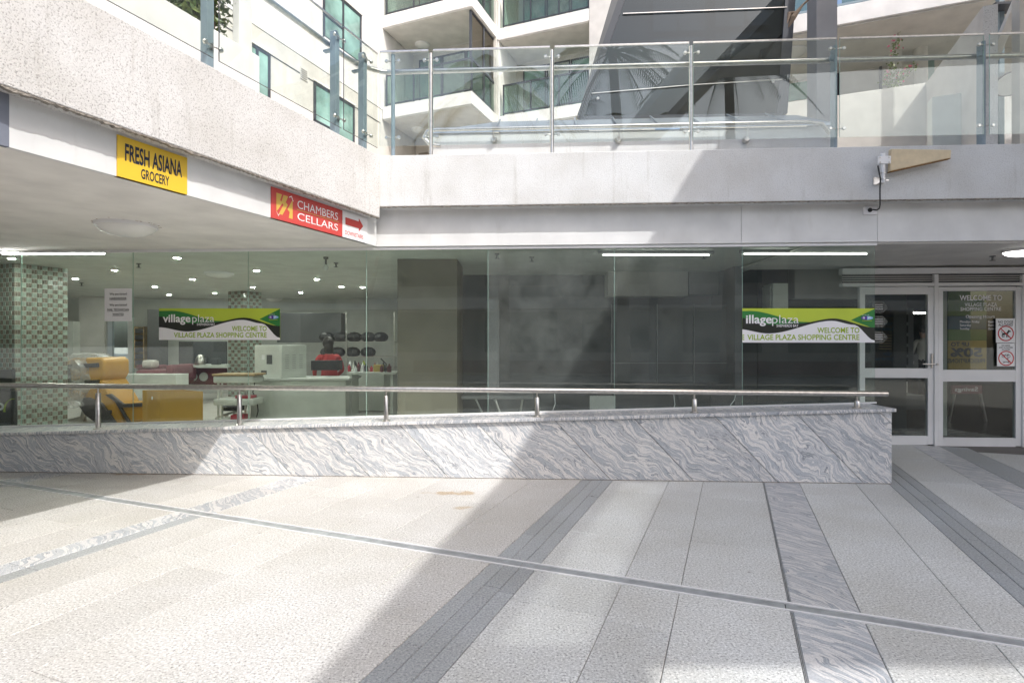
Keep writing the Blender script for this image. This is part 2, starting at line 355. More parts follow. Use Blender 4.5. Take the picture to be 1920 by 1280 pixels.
M['trouser'] = paint('dark_cloth', (.04, .042, .05), .85)
M['mallfloor'] = paint('mall_floor', (.20, .18, .165), .25)
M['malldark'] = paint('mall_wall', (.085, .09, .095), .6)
M['postery'] = paint('poster_yellow', (.55, .40, .10), .5)
M['posterb'] = paint('poster_blue', (.05, .13, .20), .5)
M['postero'] = paint('poster_green', (.16, .27, .06), .5)
M['dogred'] = paint('prohibit_red', (.55, .02, .03), .4)
M['sticker'] = glassmat('frosted_sticker', (.6, .6, .62), dust=.14, f0=.05, rough=.3)
M['slotglass'] = glassmat('light_slot_glass', (.62, .63, .63), dust=.12, f0=.05, rough=.3)  # glazing for the light slot added to the unseen canopy
M['oppwall'] = paint('opposite_wall', (.42, .41, .39), .8)

# ------------------------------------------------------------------ writing
def text(s, o, right, up, h, width=None, mat=None, parent=None, bold=0, align='L', shear=0, name='lettering', mirror=False, squeeze=None):
    """flat lettering; o = baseline point (left/centre/right by align), h = cap height in metres"""
    cu = bpy.data.curves.new('t', 'FONT'); cu.body = s; cu.size = 1; cu.offset = bold; cu.shear = shear; cu.resolution_u = 3
    ob = bpy.data.objects.new('t', cu); COL.objects.link(ob)
    dg = bpy.context.evaluated_depsgraph_get(); me = bpy.data.meshes.new_from_object(ob.evaluated_get(dg))
    bpy.data.objects.remove(ob); bpy.data.curves.remove(cu)
    xs = [v.co.x for v in me.vertices]; x0, x1 = min(xs), max(xs)
    k = h/.73; kx = (width/(x1-x0)) if width else (k*(squeeze or 1))
    W_ = (x1-x0)*kx; sh = {'L': 0, 'C': -W_/2, 'R': -W_}[align]
    right, up, o = V(right), V(up), V(o); nn = right.cross(up)
    b = MB()
    for v in me.vertices:
        xx = (v.co.x-x0)*kx + sh
        if mirror: xx = -xx
        b.v.append(o + right*xx + up*(v.co.y*k) + nn*.0)
    b.f = [list(p.vertices)[::-1] if mirror else list(p.vertices) for p in me.polygons]
    bpy.data.meshes.remove(me)
    return b.build(name, mat, parent)

# ================================================================== GROUND AND PAVING
MB().sheet([(-150,-150,-.03), (150,-150,-.03), (150,150,-.03), (-150,150,-.03)]).build('ground', M['ground'], kind='structure')
bed = MB().prism([ab(-4,-9,-.02), ab(-4,8,-.02), ab(10.5,8,-.02), ab(10.5,-9,-.02)], (0,0,.012)).build('pavement', M['mortar'], kind='structure')
Y_MW = 5.51; Y_GL = 5.91; Y_FA = 5.875; Y_PP = 5.714; Y_DR = 7.60
XW1 = fr(1672, 800, Y_MW).x                        # right end of the marble wall
DR0, DR1 = 3.12, 3.22                              # drain across the stripes
strips = []                                        # (b0, b1, material, slab length)
def run(edges, mat, ln):
    for i in range(len(edges)-1): strips.append((edges[i], edges[i+1], mat, ln))
run([-9.0,-8.45,-7.9,-7.4,-6.95,-6.65], 'gran', 1.1)
run([-6.65,-6.35], 'marbf', 1.2)
run([-6.35,-5.85,-5.4,-4.95,-4.5,-4.13], 'gran', 1.1)
run([-4.13,-3.83], 'marbf', 1.2)
run([-3.83,-3.45,-3.10,-2.68,-2.27,-1.83,-1.385], 'gran', 1.15)
run([-1.385,-1.29,-1.19,-1.095], 'grand', 1.0)
run([-1.095,-.58,-.27,.268], 'gran2', 1.2)
run([.278,.592], 'marbf', 1.3)
run([.592,1.09,1.385], 'gran2', 1.2)
run([1.385,1.48,1.575,1.67], 'grand', 1.0)
run([1.67,2.18], 'gran2', 1.2)
run([2.18,2.50], 'marbf', 1.2)
run([2.50,2.80], 'grand', 1.0)
run([2.80,3.30], 'gran2', 1.2)
run([3.30,3.60], 'grand', 1.0)
run([3.60,4.1,4.6], 'gran2', 1.2)
def vis(p):
    if p.y < .9: return False
    u = p.x/p.y
    return abs(u) < 1.0
def paver(a0, a1, b0, b1, mat):
    g = .0016; c = .003
    a0 += g; a1 -= g; b0 += g; b1 -= g
    m = MB(); z0, z1 = -.012, random.uniform(-.0006, .0006)
    lo = [ab(a0,b0,z0), ab(a0,b1,z0), ab(a1,b1,z0), ab(a1,b0,z0)]
    md = [p+V((0,0,z1-c-z0)) for p in lo]
    tp = [ab(a0+c,b0+c,z1), ab(a0+c,b1-c,z1), ab(a1-c,b1-c,z1), ab(a1-c,b0+c,z1)]
    m.add(lo+md+tp, [(8,9,10,11)] + [(i,(i+1)%4,(i+1)%4+4,i+4) for i in range(4)] + [(i+4,(i+1)%4+4,(i+1)%4+8,i+8) for i in range(4)])
    m.build('paver', M[mat], bed)
for (b0, b1, mat, ln) in strips:
    for seg0, seg1 in ((-1.2, DR0), (DR1, 9.6)):
        ph = random.uniform(.3, 1)*ln; a = seg0; cuts = [seg0]
        if seg0 == -1.2: cuts = [DR0 - ph]; a = cuts[0]; rev = [DR0]
        pts = []
        if seg1 == DR0:
            pts = [DR0]; a = DR0-ph
            while a > seg0: pts.append(a); a -= ln
            pts = pts[::-1]
        else:
            pts = [DR1]; a = DR1+ph
            while a < seg1: pts.append(a); a += ln
        for i in range(len(pts)-1):
            cs = [ab(pts[i],b0), ab(pts[i],b1), ab(pts[i+1],b0), ab(pts[i+1],b1)]
            if not any(vis(p) for p in cs): continue
            front = any(p.y < Y_MW + p.x*S.y/S.x + .05 for p in cs)
            if not front and not any(p.x > XW1-.1 and p.y < 7.9 for p in cs): continue
            if mat == 'marbf' and b0 == -4.13 and seg1 == DR0:
                paver(pts[i], pts[i+1], -4.13, -3.95, mat); paver(pts[i], pts[i+1], -3.95, -3.83, 'grand'); continue
            paver(pts[i], pts[i+1], b0, b1, mat)
# thin metal inlay along the marble stripe
MB().prism([ab(-1.2,.2685,.0), ab(-1.2,.2715,.0), ab(DR0,.2715,.0), ab(DR0,.2685,.0)], (0,0,.002)).prism([ab(-1.2,.2745,.0), ab(-1.2,.2775,.0), ab(DR0,.2775,.0), ab(DR0,.2745,.0)], (0,0,.002)).prism([ab(DR1,.2685,.0), ab(DR1,.2715,.0), ab(6.3,.2715,.0), ab(6.3,.2685,.0)], (0,0,.002)).prism([ab(DR1,.2745,.0), ab(DR1,.2775,.0), ab(6.3,.2775,.0), ab(6.3,.2745,.0)], (0,0,.002)).build('metal_inlay', M['steel2'], bed)
dr = thing('floor_drain', ab(3.17, -1, 0), 'long narrow steel drain channel crossing the paving diagonally', 'drain')
for (a0, a1, z1) in ((DR0+.001, DR0+.012, .003), (DR1-.012, DR1-.001, .003)):
    MB().prism([ab(a0,-7,-.01), ab(a0,4.6,-.01), ab(a1,4.6,-.01), ab(a1,-7,-.01)], (0,0,z1+.01)).build('drain_edge', M['alum'], dr)
bb_ = -7.0
while bb_ < 4.6:
    e = min(bb_+1.45, 4.6)
    MB().prism([ab(DR0+.0135,bb_+.002,-.01), ab(DR0+.0135,e-.002,-.01), ab(DR1-.0135,e-.002,-.01), ab(DR1-.0135,bb_+.002,-.01)], (0,0,.008)).build('drain_cover', M['steel2'], dr, bev=.002)
    bb_ = e

# ================================================================== MARBLE RAMP WALL AND HANDRAIL
YC = Y_MW - .03
pL = fr(0, 811, YC); pR = fr(1676, 766, YC)
def zc(X): return pL.z + (X-pL.x)*(pR.z-pL.z)/(pR.x-pL.x)     # coping top height
XW0 = -8.5
mw = thing('marble_wall', frX(0, 0, Y_MW+.2), 'low veined grey marble wall with sloping coping below the shop glass', 'wall')
MB().prism([frX(XW0,-.01,Y_MW+.022), frX(XW1-.022,-.01,Y_MW+.022), frX(XW1-.022,zc(XW1)-.034,Y_MW+.022), frX(XW0,zc(XW0)-.034,Y_MW+.022)], N*.42).build('wall_core', M['mortar'], mw)
def clip(poly, f):
    out = []
    for i in range(len(poly)):
        p, q = poly[i], poly[(i+1) % len(poly)]; fp, fq = f(p), f(q)
        if fp >= 0: out.append(p)
        if (fp >= 0) != (fq >= 0):
            k = fp/(fp-fq); out.append((p[0]+(q[0]-p[0])*k, p[1]+(q[1]-p[1])*k))
    return out
jx = fr(1459, 907, Y_MW).x; k0 = -15
for k in range(k0, 6):
    x0 = jx + k*.80; g = .0035; sl = .95
    poly = [(x0+g, 0.002), (x0+.80-g, 0.002), (x0+.80-g-sl*.9, .902), (x0+g-sl*.9, .902)]
    poly = clip(poly, lambda p: zc(p[0])-.034-p[1]); poly = clip(poly, lambda p: XW1-p[0]); poly = clip(poly, lambda p: p[0]-XW0)
    if len(poly) < 3: continue
    MB().prism([frX(X, z, Y_MW) for X, z in poly], N*.02).build('marble_slab', M['marbw'], mw, bev=.0015)
MB().box(frX(XW1-.021,.002,Y_MW+.021), S*.02, N*.42, Z*(zc(XW1)-.036)).build('marble_slab', M['marbw'], mw)
xx = XW0
while xx < XW1+.02:
    e = min(xx+1.55, XW1+.025)
    if XW1+.03-e < .3: e = XW1+.025
    MB().prism([frX(xx+.001,zc(xx)-.03,YC), frX(e-.001,zc(e)-.03,YC), frX(e-.001,zc(e),YC), frX(xx+.001,zc(xx),YC)], N*.455).build('coping', M['coping'], mw, bev=.003)
    if e > XW1: break
    xx = e
MB().box(frX(XW0,.0005,Y_MW-.004), S*((XW1-XW0)/S.x), N*.003, Z*.006).build('base_joint', M['drip'], mw)
# dark joint under the coping is the overhang's own shadow
hr = thing('handrail', frX(0, zc(0), Y_MW+.07), 'horizontal stainless steel handrail on short posts along the marble wall', 'handrail')
Y_HR = Y_MW + .06
pr = [fr(-300,717,Y_HR), fr(0,722,Y_HR), fr(600,728,Y_HR), fr(1320,734,Y_HR), fr(1664,738,Y_HR)]
zr = lambda X: pr[1].z + (X-pr[1].x)*(pr[4].z-pr[1].z)/(pr[4].x-pr[1].x)
X0r, X1r = -8.4, pr[4].x
MB().tube([frX(X0r,zr(X0r),Y_HR), frX(X1r-.012,zr(X1r),Y_HR), frX(X1r-.003,zr(X1r),Y_HR), frX(X1r,zr(X1r),Y_HR)], [.0265,.0265,.0255,.018], 20).build('rail', M['steel'], hr, smooth=True)
for px in (-90, 184, 449, 724, 1007, 1302, 1607):
    X = fr(px, 780, Y_HR).x; zb = zc(X); zt = zr(X)-.024
    ps = frX(X, zb, Y_HR)
    po = MB().lathe(ps, [(.024,0), (.024,(zt-zb)-.05), (.021,(zt-zb)-.046), (.008,(zt-zb)-.046), (.008,zt-zb)], seg=18).build('post', M['steel'], hr, smooth=True)
    MB().lathe(ps, [(.043,-.004), (.043,.007), (.038,.012), (.026,.014)], seg=20).build('base_flange', M['steel'], po, smooth=True)

# ================================================================== SHOP GLAZING
gw = thing('glass_shopfront', frX(0, .4, Y_GL), 'frameless greenish glass shopfront above the marble wall', 'shopfront')
pxs = [-420, -190, 40, 249, 465, 687, 915, 1152, 1392, 1641]
for i in range(len(pxs)-1):
    Xa, Xb = fr(pxs[i],600,Y_GL).x+.002, fr(pxs[i+1],600,Y_GL).x-.002
    MB().prism([frX(Xa,zc(Xa)+.012,Y_GL), frX(Xb,zc(Xb)+.012,Y_GL), frX(Xb,2.35,Y_GL), frX(Xa,2.35,Y_GL)], N*.010).build('pane', M['hazy' if pxs[i] in (915, 1152) else 'glass'], gw)
    if i: MB().prism([frX(Xa-.0035,zc(Xa)+.012,Y_GL+.001), frX(Xa-.0005,zc(Xa)+.012,Y_GL+.001), frX(Xa-.0005,2.345,Y_GL+.001), frX(Xa-.0035,2.345,Y_GL+.001)], N*.008).build('silicone_joint', M['edge'], gw)
Xg0, Xg1 = fr(-420,600,Y_GL).x, fr(1643,600,Y_GL).x
MB().box(frX(Xg0,2.344,Y_GL-.016), S*((Xg1-Xg0)/S.x), N*.045, Z*.028).build('top_channel', M['alum'], gw, bev=.003)
MB().prism([frX(Xg0,zc(Xg0)+.001,Y_GL-.008), frX(Xg1,zc(Xg1)+.001,Y_GL-.008), frX(Xg1,zc(Xg1)+.016,Y_GL-.008), frX(Xg0,zc(Xg0)+.016,Y_GL-.008)], N*.03).build('bottom_channel', M['alum'], gw)

# ================================================================== TERRACE: PARAPETS, FASCIA, SOFFITS
K = fr(712, 300, Y_PP); K.z = 0
bl = thing('terrace_building', (0, 6.2, 2.4), 'white rendered terrace slab with deep parapet over the shopfront', 'building')
ZP0, ZP1 = 2.765, 3.295
XR = 9.5
MB().prism([K+Z*ZP0, frX(XR,ZP0,Y_PP), frX(XR,ZP1,Y_PP), K+Z*ZP1], N*.22).build('front_parapet', M['stucco'], bl, bev=.006)
kl = K - B*.0
ZL0 = 2.65
MB().prism([kl+Z*ZL0+B*.0, kl-A*9+Z*ZL0, kl-A*9+Z*ZP1, kl+Z*ZP1], -B*.21 ).build('side_parapet', M['roughcast'], bl, bev=.006)
# ragged render left along the lower edges
def ragged(p0, d, ln, inn, z, amp, n):
    m = MB(); pts = []
    prv = 0
    for i in range(n+1):
        prv = .6*prv + random.uniform(-1, 1)*amp
        pts.append((p0 + d*(ln*i/n), z - .004 - abs(prv)))
    for i in range(n):
        (p, za), (q, zb) = pts[i], pts[i+1]
        o = inn*.004; q2 = inn*(.03+random.uniform(0,.01))
        m.add([p+o+Z*(z+.002), q+o+Z*(z+.002), q+o+Z*zb, p+o+Z*za, p+q2+Z*(z+.002), q+q2+Z*(z+.002), q+q2+Z*zb, p+q2+Z*za],
              [(0,3,2,1), (4,5,6,7), (3,7,6,2)])
    m.build('ragged_drip_edge', M['drip'], bl)
ragged(kl, -A, 8.0, -B, ZL0, .0075, 520)
ragged(K, S, 7.5, N, ZP0, .005, 420)
# fascia panels over the glass and the door alcove
xf = [705, 1390, 1645, 2100, 2700]
for i in range(4):
    Xa, Xb = fr(xf[i],420,Y_FA).x, fr(xf[i+1],420,Y_FA).x
    MB().box(frX(Xa+(.0015 if i else 0),2.377,Y_FA), S*((Xb-Xa-.003)/S.x), N*.03, Z*.42).build('fascia_panel', M['white'], bl, bev=.0015)
OFF = .110
def onb(x, y, off=OFF): return onp(x, y, K-B*off, B)       # point of the side fascia
e0, e1 = onb(-700, 200), onb(700, 440)
ta = lambda p: (p-K).dot(A)
def bandbox(xa, xb, z0, z1, proud, mat, name, parent=bl, lab=None, cat=None):
    a0, a1 = ta(onb(xa,400)), ta(onb(xb,400))
    base = K - B*OFF + B*proud
    return MB().box(base + A*a0 + Z*z0, A*(a1-a0), -B*(.03+proud), Z*(z1-z0)).build(name, mat, parent, bev=.001, label=lab, cat=cat)
bandbox(-700, 17, 2.374, 2.70, .002, M['plate'], 'fascia_panel')
for xa, xb in ((17.3, 218.6), (350.4, 507.6), (688.5, 706)): bandbox(xa, xb, 2.374, 2.70, 0, M['white'], 'fascia_panel')
bandbox(218.7, 350.3, 2.376, 2.70, -.004, M['white'], 'fascia_panel'); bandbox(507.7, 688.4, 2.376, 2.70, -.004, M['white'], 'fascia_panel')
# soffit of the side terrace and slab above
q = [K-B*(OFF+.03), K-B*(OFF+.03)-A*9, K-B*14-A*9, V((-14,Y_GL+14*.055+.02,0)), frX(fr(700,460,Y_GL-.02).x,0,Y_GL-.02)]
MB().prism([p+Z*2.374 for p in q], Z*.03).build('soffit', M['greyw'], bl)
MB().prism([K-B*.205-A*9+Z*2.72, K-B*14-A*9+Z*2.72, V((-16,13.4,2.72)), V((-1.6,13.4,2.72)), K-B*.205+N*.2+Z*2.72], Z*.18).build('terrace_floor', M['cream'], kind='structure')
MB().prism([K+N*.215+Z*2.72, frX(XR,2.72,Y_PP+.215), V((XR,24,2.72)), V((-1.55,24,2.72))], Z*.18).build('terrace_floor', M['cream'], kind='structure')

# ================================================================== SIGNS ON THE SIDE FASCIA
def bandpt(x, y, proud): return onp(x, y, K-B*(OFF-proud), B)
def hsign(name, xa, xb, z0, z1, mat, label):
    s = thing(name, K - B*OFF + A*ta(onb((xa+xb)/2, 400)) + Z*z0, label, 'sign')
    bandbox(xa, xb, z0, z1, .006, mat, 'board', s); return s, .0075
def bandtext(s, xa, xb, z, h, mat, parent, proud, **kw):
    a0, a1 = ta(onb(xa,400)), ta(onb(xb,400)); o = K - B*(OFF-proud) + A*a0 + Z*z
    return text(s, o, A, Z, h, a1-a0, mat, parent, **kw)
ZS0, ZS1 = 2.376, 2.632
s1, pd = hsign('grocery_sign', 219, 350, ZS0, ZS1, M['yellow'], 'yellow shop sign reading FRESH ASIANA GROCERY under the side parapet')
bandtext('FRESH ASIANA', 233, 340, 2.487, .108, M['navy'], s1, pd, bold=.025)
bandtext('GROCERY', 263, 316, 2.402, .064, M['navy'], s1, pd, bold=.02)
s2, pd = hsign('cellar_sign', 508, 641, ZS0, ZS1, M['red'], 'red shop sign reading CHAMBERS CELLARS under the side parapet')
bandtext('CHAMBERS', 556.5, 632.5, 2.520, .075, M['signw'], s2, pd)
bandtext('CELLARS', 556.5, 632.5, 2.418, .068, M['signw'], s2, pd)
a0, a1 = ta(onb(555,400)), ta(onb(634,400))
MB().sheet([K-B*(OFF-pd)+A*a0+Z*2.504, K-B*(OFF-pd)+A*a1+Z*2.504, K-B*(OFF-pd)+A*a1+Z*2.508, K-B*(OFF-pd)+A*a0+Z*2.508]).build('rule', M['gold'], s2)
# folded-ribbon emblem left of the name
ea0, ea1 = ta(onb(517,400)), ta(onb(548,400)); ew = ea1-ea0
def em(pts, m, nm, dz=0): MB().sheet([K-B*(OFF-pd-dz)+A*(ea0+ew*u)+Z*(2.408+.185*v) for u, v in pts]).build(nm, m, s2)
em([(0,1), (.33,1), (.22,.72), (.36,.62), (.12,.3), (0,.16)], M['gold'], 'emblem')
em([(.42,1), (.70,1), (.56,.70), (.68,.60), (.36,.08), (.14,.08), (.42,.55), (.30,.66)], M['gold'], 'emblem')
em([(.98,.92), (.98,.02), (.74,.02), (.80,.30), (.66,.40), (.86,.72)], M['gold'], 'emblem')
em([(0,.15), (.12,-.02), (.19,.10), (.16,.10), (.115,.02), (.02,.15)], M['signw'], 'emblem_line')
em([(.76,1.0), (.92,1.08), (1.04,.84), (1.0,.84), (.90,1.03), (.77,.96)], M['signw'], 'emblem_line')
s3, pd = hsign('downstairs_sign', 641.5, 688, ZS0, ZS1, M['signw'], 'small white sign with red arrow reading DOWNSTAIRS')
a0, a1 = ta(onb(646.5,400)), ta(onb(680,400)); aw = a1-a0
MB().sheet([K-B*(OFF-pd)+A*(a0+aw*u)+Z*(2.472+.125*v) for u, v in ((0,.82), (0,.26), (.74,.26), (.74,.0), (1,.54), (.74,1.08), (.74,.82))]).build('arrow', M['red'], s3)
bandtext('DOWNSTAIRS', 646, 680, 2.408, .042, M['red'], s3, pd, bold=.01)

# ------------------------------------------------------------------ round ceiling lamps
def oyster(c, r, label, lit=False, group=None, cat='ceiling light', parent=None):
    if parent is None: t = thing('ceiling_light', c, label, cat, group)
    else:
        t = bpy.data.objects.new('ceiling_light', None); COL.objects.link(t); t.empty_display_size = .1; link(t, V(c), parent)
    MB().lathe(V(c)-Z*.028, [(r*.98,0), (r,.01), (r,.028)], seg=32).build('base_ring', M['alum'], t, smooth=True)
    MB().lathe(V(c)-Z*.028, [(.001,-r*.32), (r*.3,-r*.305), (r*.6,-r*.24), (r*.82,-r*.14), (r*.94,-.004), (r*.94,.0)], seg=32).build('diffuser', M['lit2'] if lit else M['oyster'], t, smooth=True)
    return t
oyster(onz(237, 421, 2.374), .235, 'white round ceiling lamp under the side soffit')
oyster(onz(1912, 468, 2.36), .15, 'lit round ceiling lamp in the door alcove', lit=True)
rd = MB()
c = onz(237, 421, 2.3735)
for _ in range(40):
    an = random.uniform(0, 2*math.pi); rr = .24+abs(random.gauss(0,.02)); s_ = random.uniform(.004,.012); p = V((c.x+math.cos(an)*rr, c.y+math.sin(an)*rr*.9, 2.3732))
    rd.add([p+V((s_*math.cos(q_),s_*math.sin(q_),0)) for q_ in (0,1.3,2.5,3.8,5.1)], [(4,3,2,1,0)])
rd.build('rust_specks', M['rust'], bl, kind='stuff')

# ================================================================== BALUSTRADES
def clampset(parent, p, side, out):
    """spider fitting: short arm with a round glass button"""
    m = MB().tube([p, p+side*.03+out*.012, p+side*.062+out*.012], .0065, 8)
    m.lathe(p+side*.066+out*.004, [(.016,0), (.019,.004), (.019,.018), (.013,.024)], axis=out, seg=12)
    m.box(p-side*.008-Z*.02-out*.012, side*.016, Z*.04, out*.02)
    m.build('clamp', M['steel'], parent, smooth=True)
def balrail(run_, path, r, z=None): MB().tube(path, r, 14).build('handrail', M['steel'], run_, smooth=True)
Y_BL = 5.80
fb = thing('glass_balustrade', frX(1.5, ZP1, Y_BL), 'frameless glass balustrade with steel posts on the front parapet', 'balustrade')
BZ0, BZ1 = 3.425, 4.425
fpan = [(712,803), (812,1031), (1040,1292), (1300,1568), (1575,1845), (1856,2140)]
for xa, xb in fpan:
    Xa, Xb = fr(xa,180,Y_BL).x, fr(xb,180,Y_BL).x
    pa = MB().prism([frX(Xa,BZ0,Y_BL), frX(Xb,BZ0,Y_BL), frX(Xb,BZ1,Y_BL), frX(Xa,BZ1,Y_BL)], N*.010).build('pane', M['bglass'], fb)
    MB().box(frX(Xa,BZ1-.010,Y_BL-.004), S*((Xb-Xa)/S.x), N*.018, Z*.016).build('edge_cap', M['steel'], pa)
    for X in (Xa, Xb): MB().box(frX(X-(.0015 if X == Xa else -.0002),BZ0,Y_BL+.001), S*.0013, N*.008, Z*(BZ1-BZ0-.012)).build('glass_edge', M['edge'], pa)
for i, px in enumerate((737, 808, 1035, 1296, 1568, 1846)):
    Yp = Y_BL + .035; X = fr(px, 180, Yp).x; b_ = frX(X, ZP1-.002, Yp)
    if i < 4:
        po = MB().tube([b_, b_+Z*(BZ1-ZP1-.02)], .021, 14).lathe(b_, [(.05,0), (.05,.008), (.022,.012)], seg=14).build('post', M['blue' if i == 0 else 'steel'], fb, smooth=True)
    else:
        po = MB().box(b_-S*.022-N*.01, S*.03, N*.09, Z*(BZ1-ZP1-.05)).box(b_-S*.06-N*.005+Z*.93, S*.04, N*.03, Z*.05).build('post', M['blue'], fb, bev=.006)
    for zz in (BZ1-.095, BZ0+.095):
        for sg in (-1, 1): clampset(po, frX(X, zz, Yp), S*sg, -N)
ZHR = 4.265; Y_FH = Y_BL + .13
left_hr = K - B*.30
hrc = frX(K.x-.02, ZHR, Y_FH)
MB().tube([hrc+S*.04, frX(3.0,ZHR,Y_FH), frX(6.6,ZHR,Y_FH)], .026, 14).build('handrail', M['steel'], fb, smooth=True)
# side run
OB = .10
def ons(x, y, off=OB): return onp(x, y, K-B*off, B)
sb = thing('glass_balustrade', K-B*OB-A*2+Z*ZP1, 'frameless glass balustrade with blue grey blade posts on the rough side parapet', 'balustrade')
lp = lambda a, z, off=OB: K - B*off + A*a + Z*z
for xa, xb in ((-900,401), (412,641), (645.5,708)):
    aa, ab_ = (max(-7.5, ta(ons(xa,200))) if xa > -800 else -7.5), ta(ons(xb,200))
    pa = MB().prism([lp(aa,BZ0), lp(ab_,BZ0), lp(ab_,BZ1), lp(aa,BZ1)], -B*.01).build('pane', M['bglass'], sb)
    MB().box(lp(aa,BZ1-.008)+B*.003, A*(ab_-aa), -B*.016, Z*.012).build('edge_cap', M['steel'], pa)
    MB().box(lp(aa,BZ0-.003)-B*.001, A*(ab_-aa), -B*.008, Z*.0028).build('glass_edge', M['dgrey'], pa)
    MB().box(lp(aa-.004,BZ0-.003)-B*.001, A*.0038, -B*.008, Z*1.0).build('glass_edge', M['dgrey'], pa)
for px in (395, 633, 685):
    a_ = ta(ons(px, 200, OB+.05)); b_ = lp(a_, ZP1-.002, OB+.05)
    po = MB().prism([b_-A*.03, b_+A*.03, b_+A*.03+Z*(BZ1-ZP1-.09), b_+A*.005+Z*(BZ1-ZP1-.05), b_-A*.03+Z*(BZ1-ZP1-.05)], -B*.07).build('post', M['blue'], sb, bev=.005)
    MB().box(b_-B*.07+Z*.90-A*.02, A*.04, -B*.09, Z*.02).build('rail_bracket', M['blue'], po)
    for zz in (BZ1-.12, BZ0+.10):
        for sg in (-1, 1): clampset(po, lp(a_, zz, OB+.04), A*sg*1.0, B)
a_e = ta(K - B*.0)
curve = []
pA = lp(-.35, ZHR, .26); pB = frX(K.x-.02, ZHR, Y_FH) + S*.05; cn = lp(-.02, ZHR, .26) + N*.05
for i in range(9):
    k = i/8; curve.append(pA*(1-k)**2 + cn*2*k*(1-k) + pB*k**2)
MB().tube([lp(-7, ZHR, .26)] + curve, .026, 14).build('handrail', M['steel'], sb, smooth=True)

# ================================================================== UNSEEN CANOPY ADDED TO CAST THE SHADE ON THE RIGHT
cn_ = thing('shade_caster_canopy', (15, 2, 0), 'unseen high flat canopy added to shade the right side of the plaza', 'canopy')
G_ = V((.21, .978, 0)); E0 = V((3.824, .33, 8)); ed = lambda Y: E0 + G_*((Y-E0.y)/G_.y)
def clip(poly, f):
    out = []
    for i in range(len(poly)):
        p, q = poly[i], poly[(i+1) % len(poly)]; fp, fq = f(p), f(q)
        if fp >= 0: out.append(p)
        if (fp >= 0) != (fq >= 0):
            k = fp/(fp-fq); out.append((p[0]+(q[0]-p[0])*k, p[1]+(q[1]-p[1])*k))
    return out
roof = [(p.x, p.y) for p in (ed(-2.9), V((17,-2.9,8)), V((17,7.6,8)), ed(7.6))]
fb_ = lambda p: p[0]*B.x + p[1]*B.y; RB0, RB1, RYE = 4.42, 4.98, .15
pl3 = lambda q: [V((x, y, 8)) for x, y in q]
for q in (clip(roof, lambda p: RB0-fb_(p)), clip(roof, lambda p: fb_(p)-RB1), clip(clip(clip(roof, lambda p: fb_(p)-RB0), lambda p: RB1-fb_(p)), lambda p: p[1]-RYE)):
    MB().prism(pl3(q), Z*.28).build('shade_slab', M['bwhite'], cn_)
q = clip(clip(clip(roof, lambda p: fb_(p)-RB0-.004), lambda p: RB1-.004-fb_(p)), lambda p: RYE-.004-p[1])
MB().prism([p+Z*.2 for p in pl3(q)], Z*.012).build('light_slot', M['slotglass'], cn_)  # frosted slot added to let a paler strip of sun onto the paving
e_ = ed(-2.9)
MB().prism([ed(-9.5), ed(-9.5)+V((1.2,0,0)), e_+V((1.2,-.01,0)), e_+V((0,-.01,0))], Z*.28).build('shade_beam', M['bwhite'], cn_)  # added beam, shaped to bound the lit patch on the near paving
for p in (V((15.5,-2,0)), V((15.5,7.0,0)), V((3.6,-9.2,0))): MB().tube([p-Z*.02, p+Z*8.02], .16, 16).build('column', M['bluecol'], cn_, smooth=True)

# ================================================================== APARTMENTS BEHIND THE TERRACE
P0 = at(717, HZ, 17.0); P0.z = 0
P1 = P0 + B*3.03; P2 = P1 + A*1.95; P3 = P2 + B*2.93
ap = thing('apartment_building', P0, 'white apartment block with stepped balconies and green tinted windows behind the terrace', 'building')
SL = ((8.17, 8.54), (10.96, 11.33), (13.75, 14.1))
for z0, z1 in SL:
    MB().prism([P0+Z*z0, P1+Z*z0, P1+A*4+Z*z0, P0+A*4+Z*z0], Z*(z1-z0)).build('balcony_slab', M['bwhite'], ap, bev=.01)
    MB().prism([P2+B*.002+Z*z0, P3+Z*z0, P3+A*3+Z*z0, P2+B*.002+A*3+Z*z0], Z*(z1-z0)).build('balcony_slab', M['bwhite'], ap, bev=.01)
    for a_, b_, o_ in ((P0, 3.03, .05), (P2, 2.93, .05)):
        MB().box(a_+A*.03+B*.03+Z*(z0-.03), B*(b_-.06), A*1.6, Z*.028).build('balcony_ceiling', M['cream'], ap)
def bal_front(p, d, ln, z, n, ap_=ap):
    MB().box(p+Z*(z+.96), d*ln, A*.05 if d is B else -B*.05, Z*.045).box(p+Z*(z+.07), d*ln, A*.04 if d is B else -B*.04, Z*.03).build('balcony_rail', M['dframe'], ap_)
    for i in range(n+1):
        q_ = p + d*((ln-.04)*i/n)
        MB().box(q_+Z*z, d*.04, (A if d is B else -B)*.04, Z*.97).build('balcony_post', M['dframe'], ap_)
    for i in range(n):
        q_ = p + d*((ln-.04)*i/n+.05) + (A if d is B else -B)*.015
        MB().box(q_+Z*(z+.1), d*((ln-.04)/n-.06), (A if d is B else -B)*.01, Z*.85).build('balcony_pane', M['balg'] if 'balg' in M else M['bglass'], ap_)
M['balg'] = glassmat('balcony_glass', (.50, .62, .57), dust=.05, f0=.06)
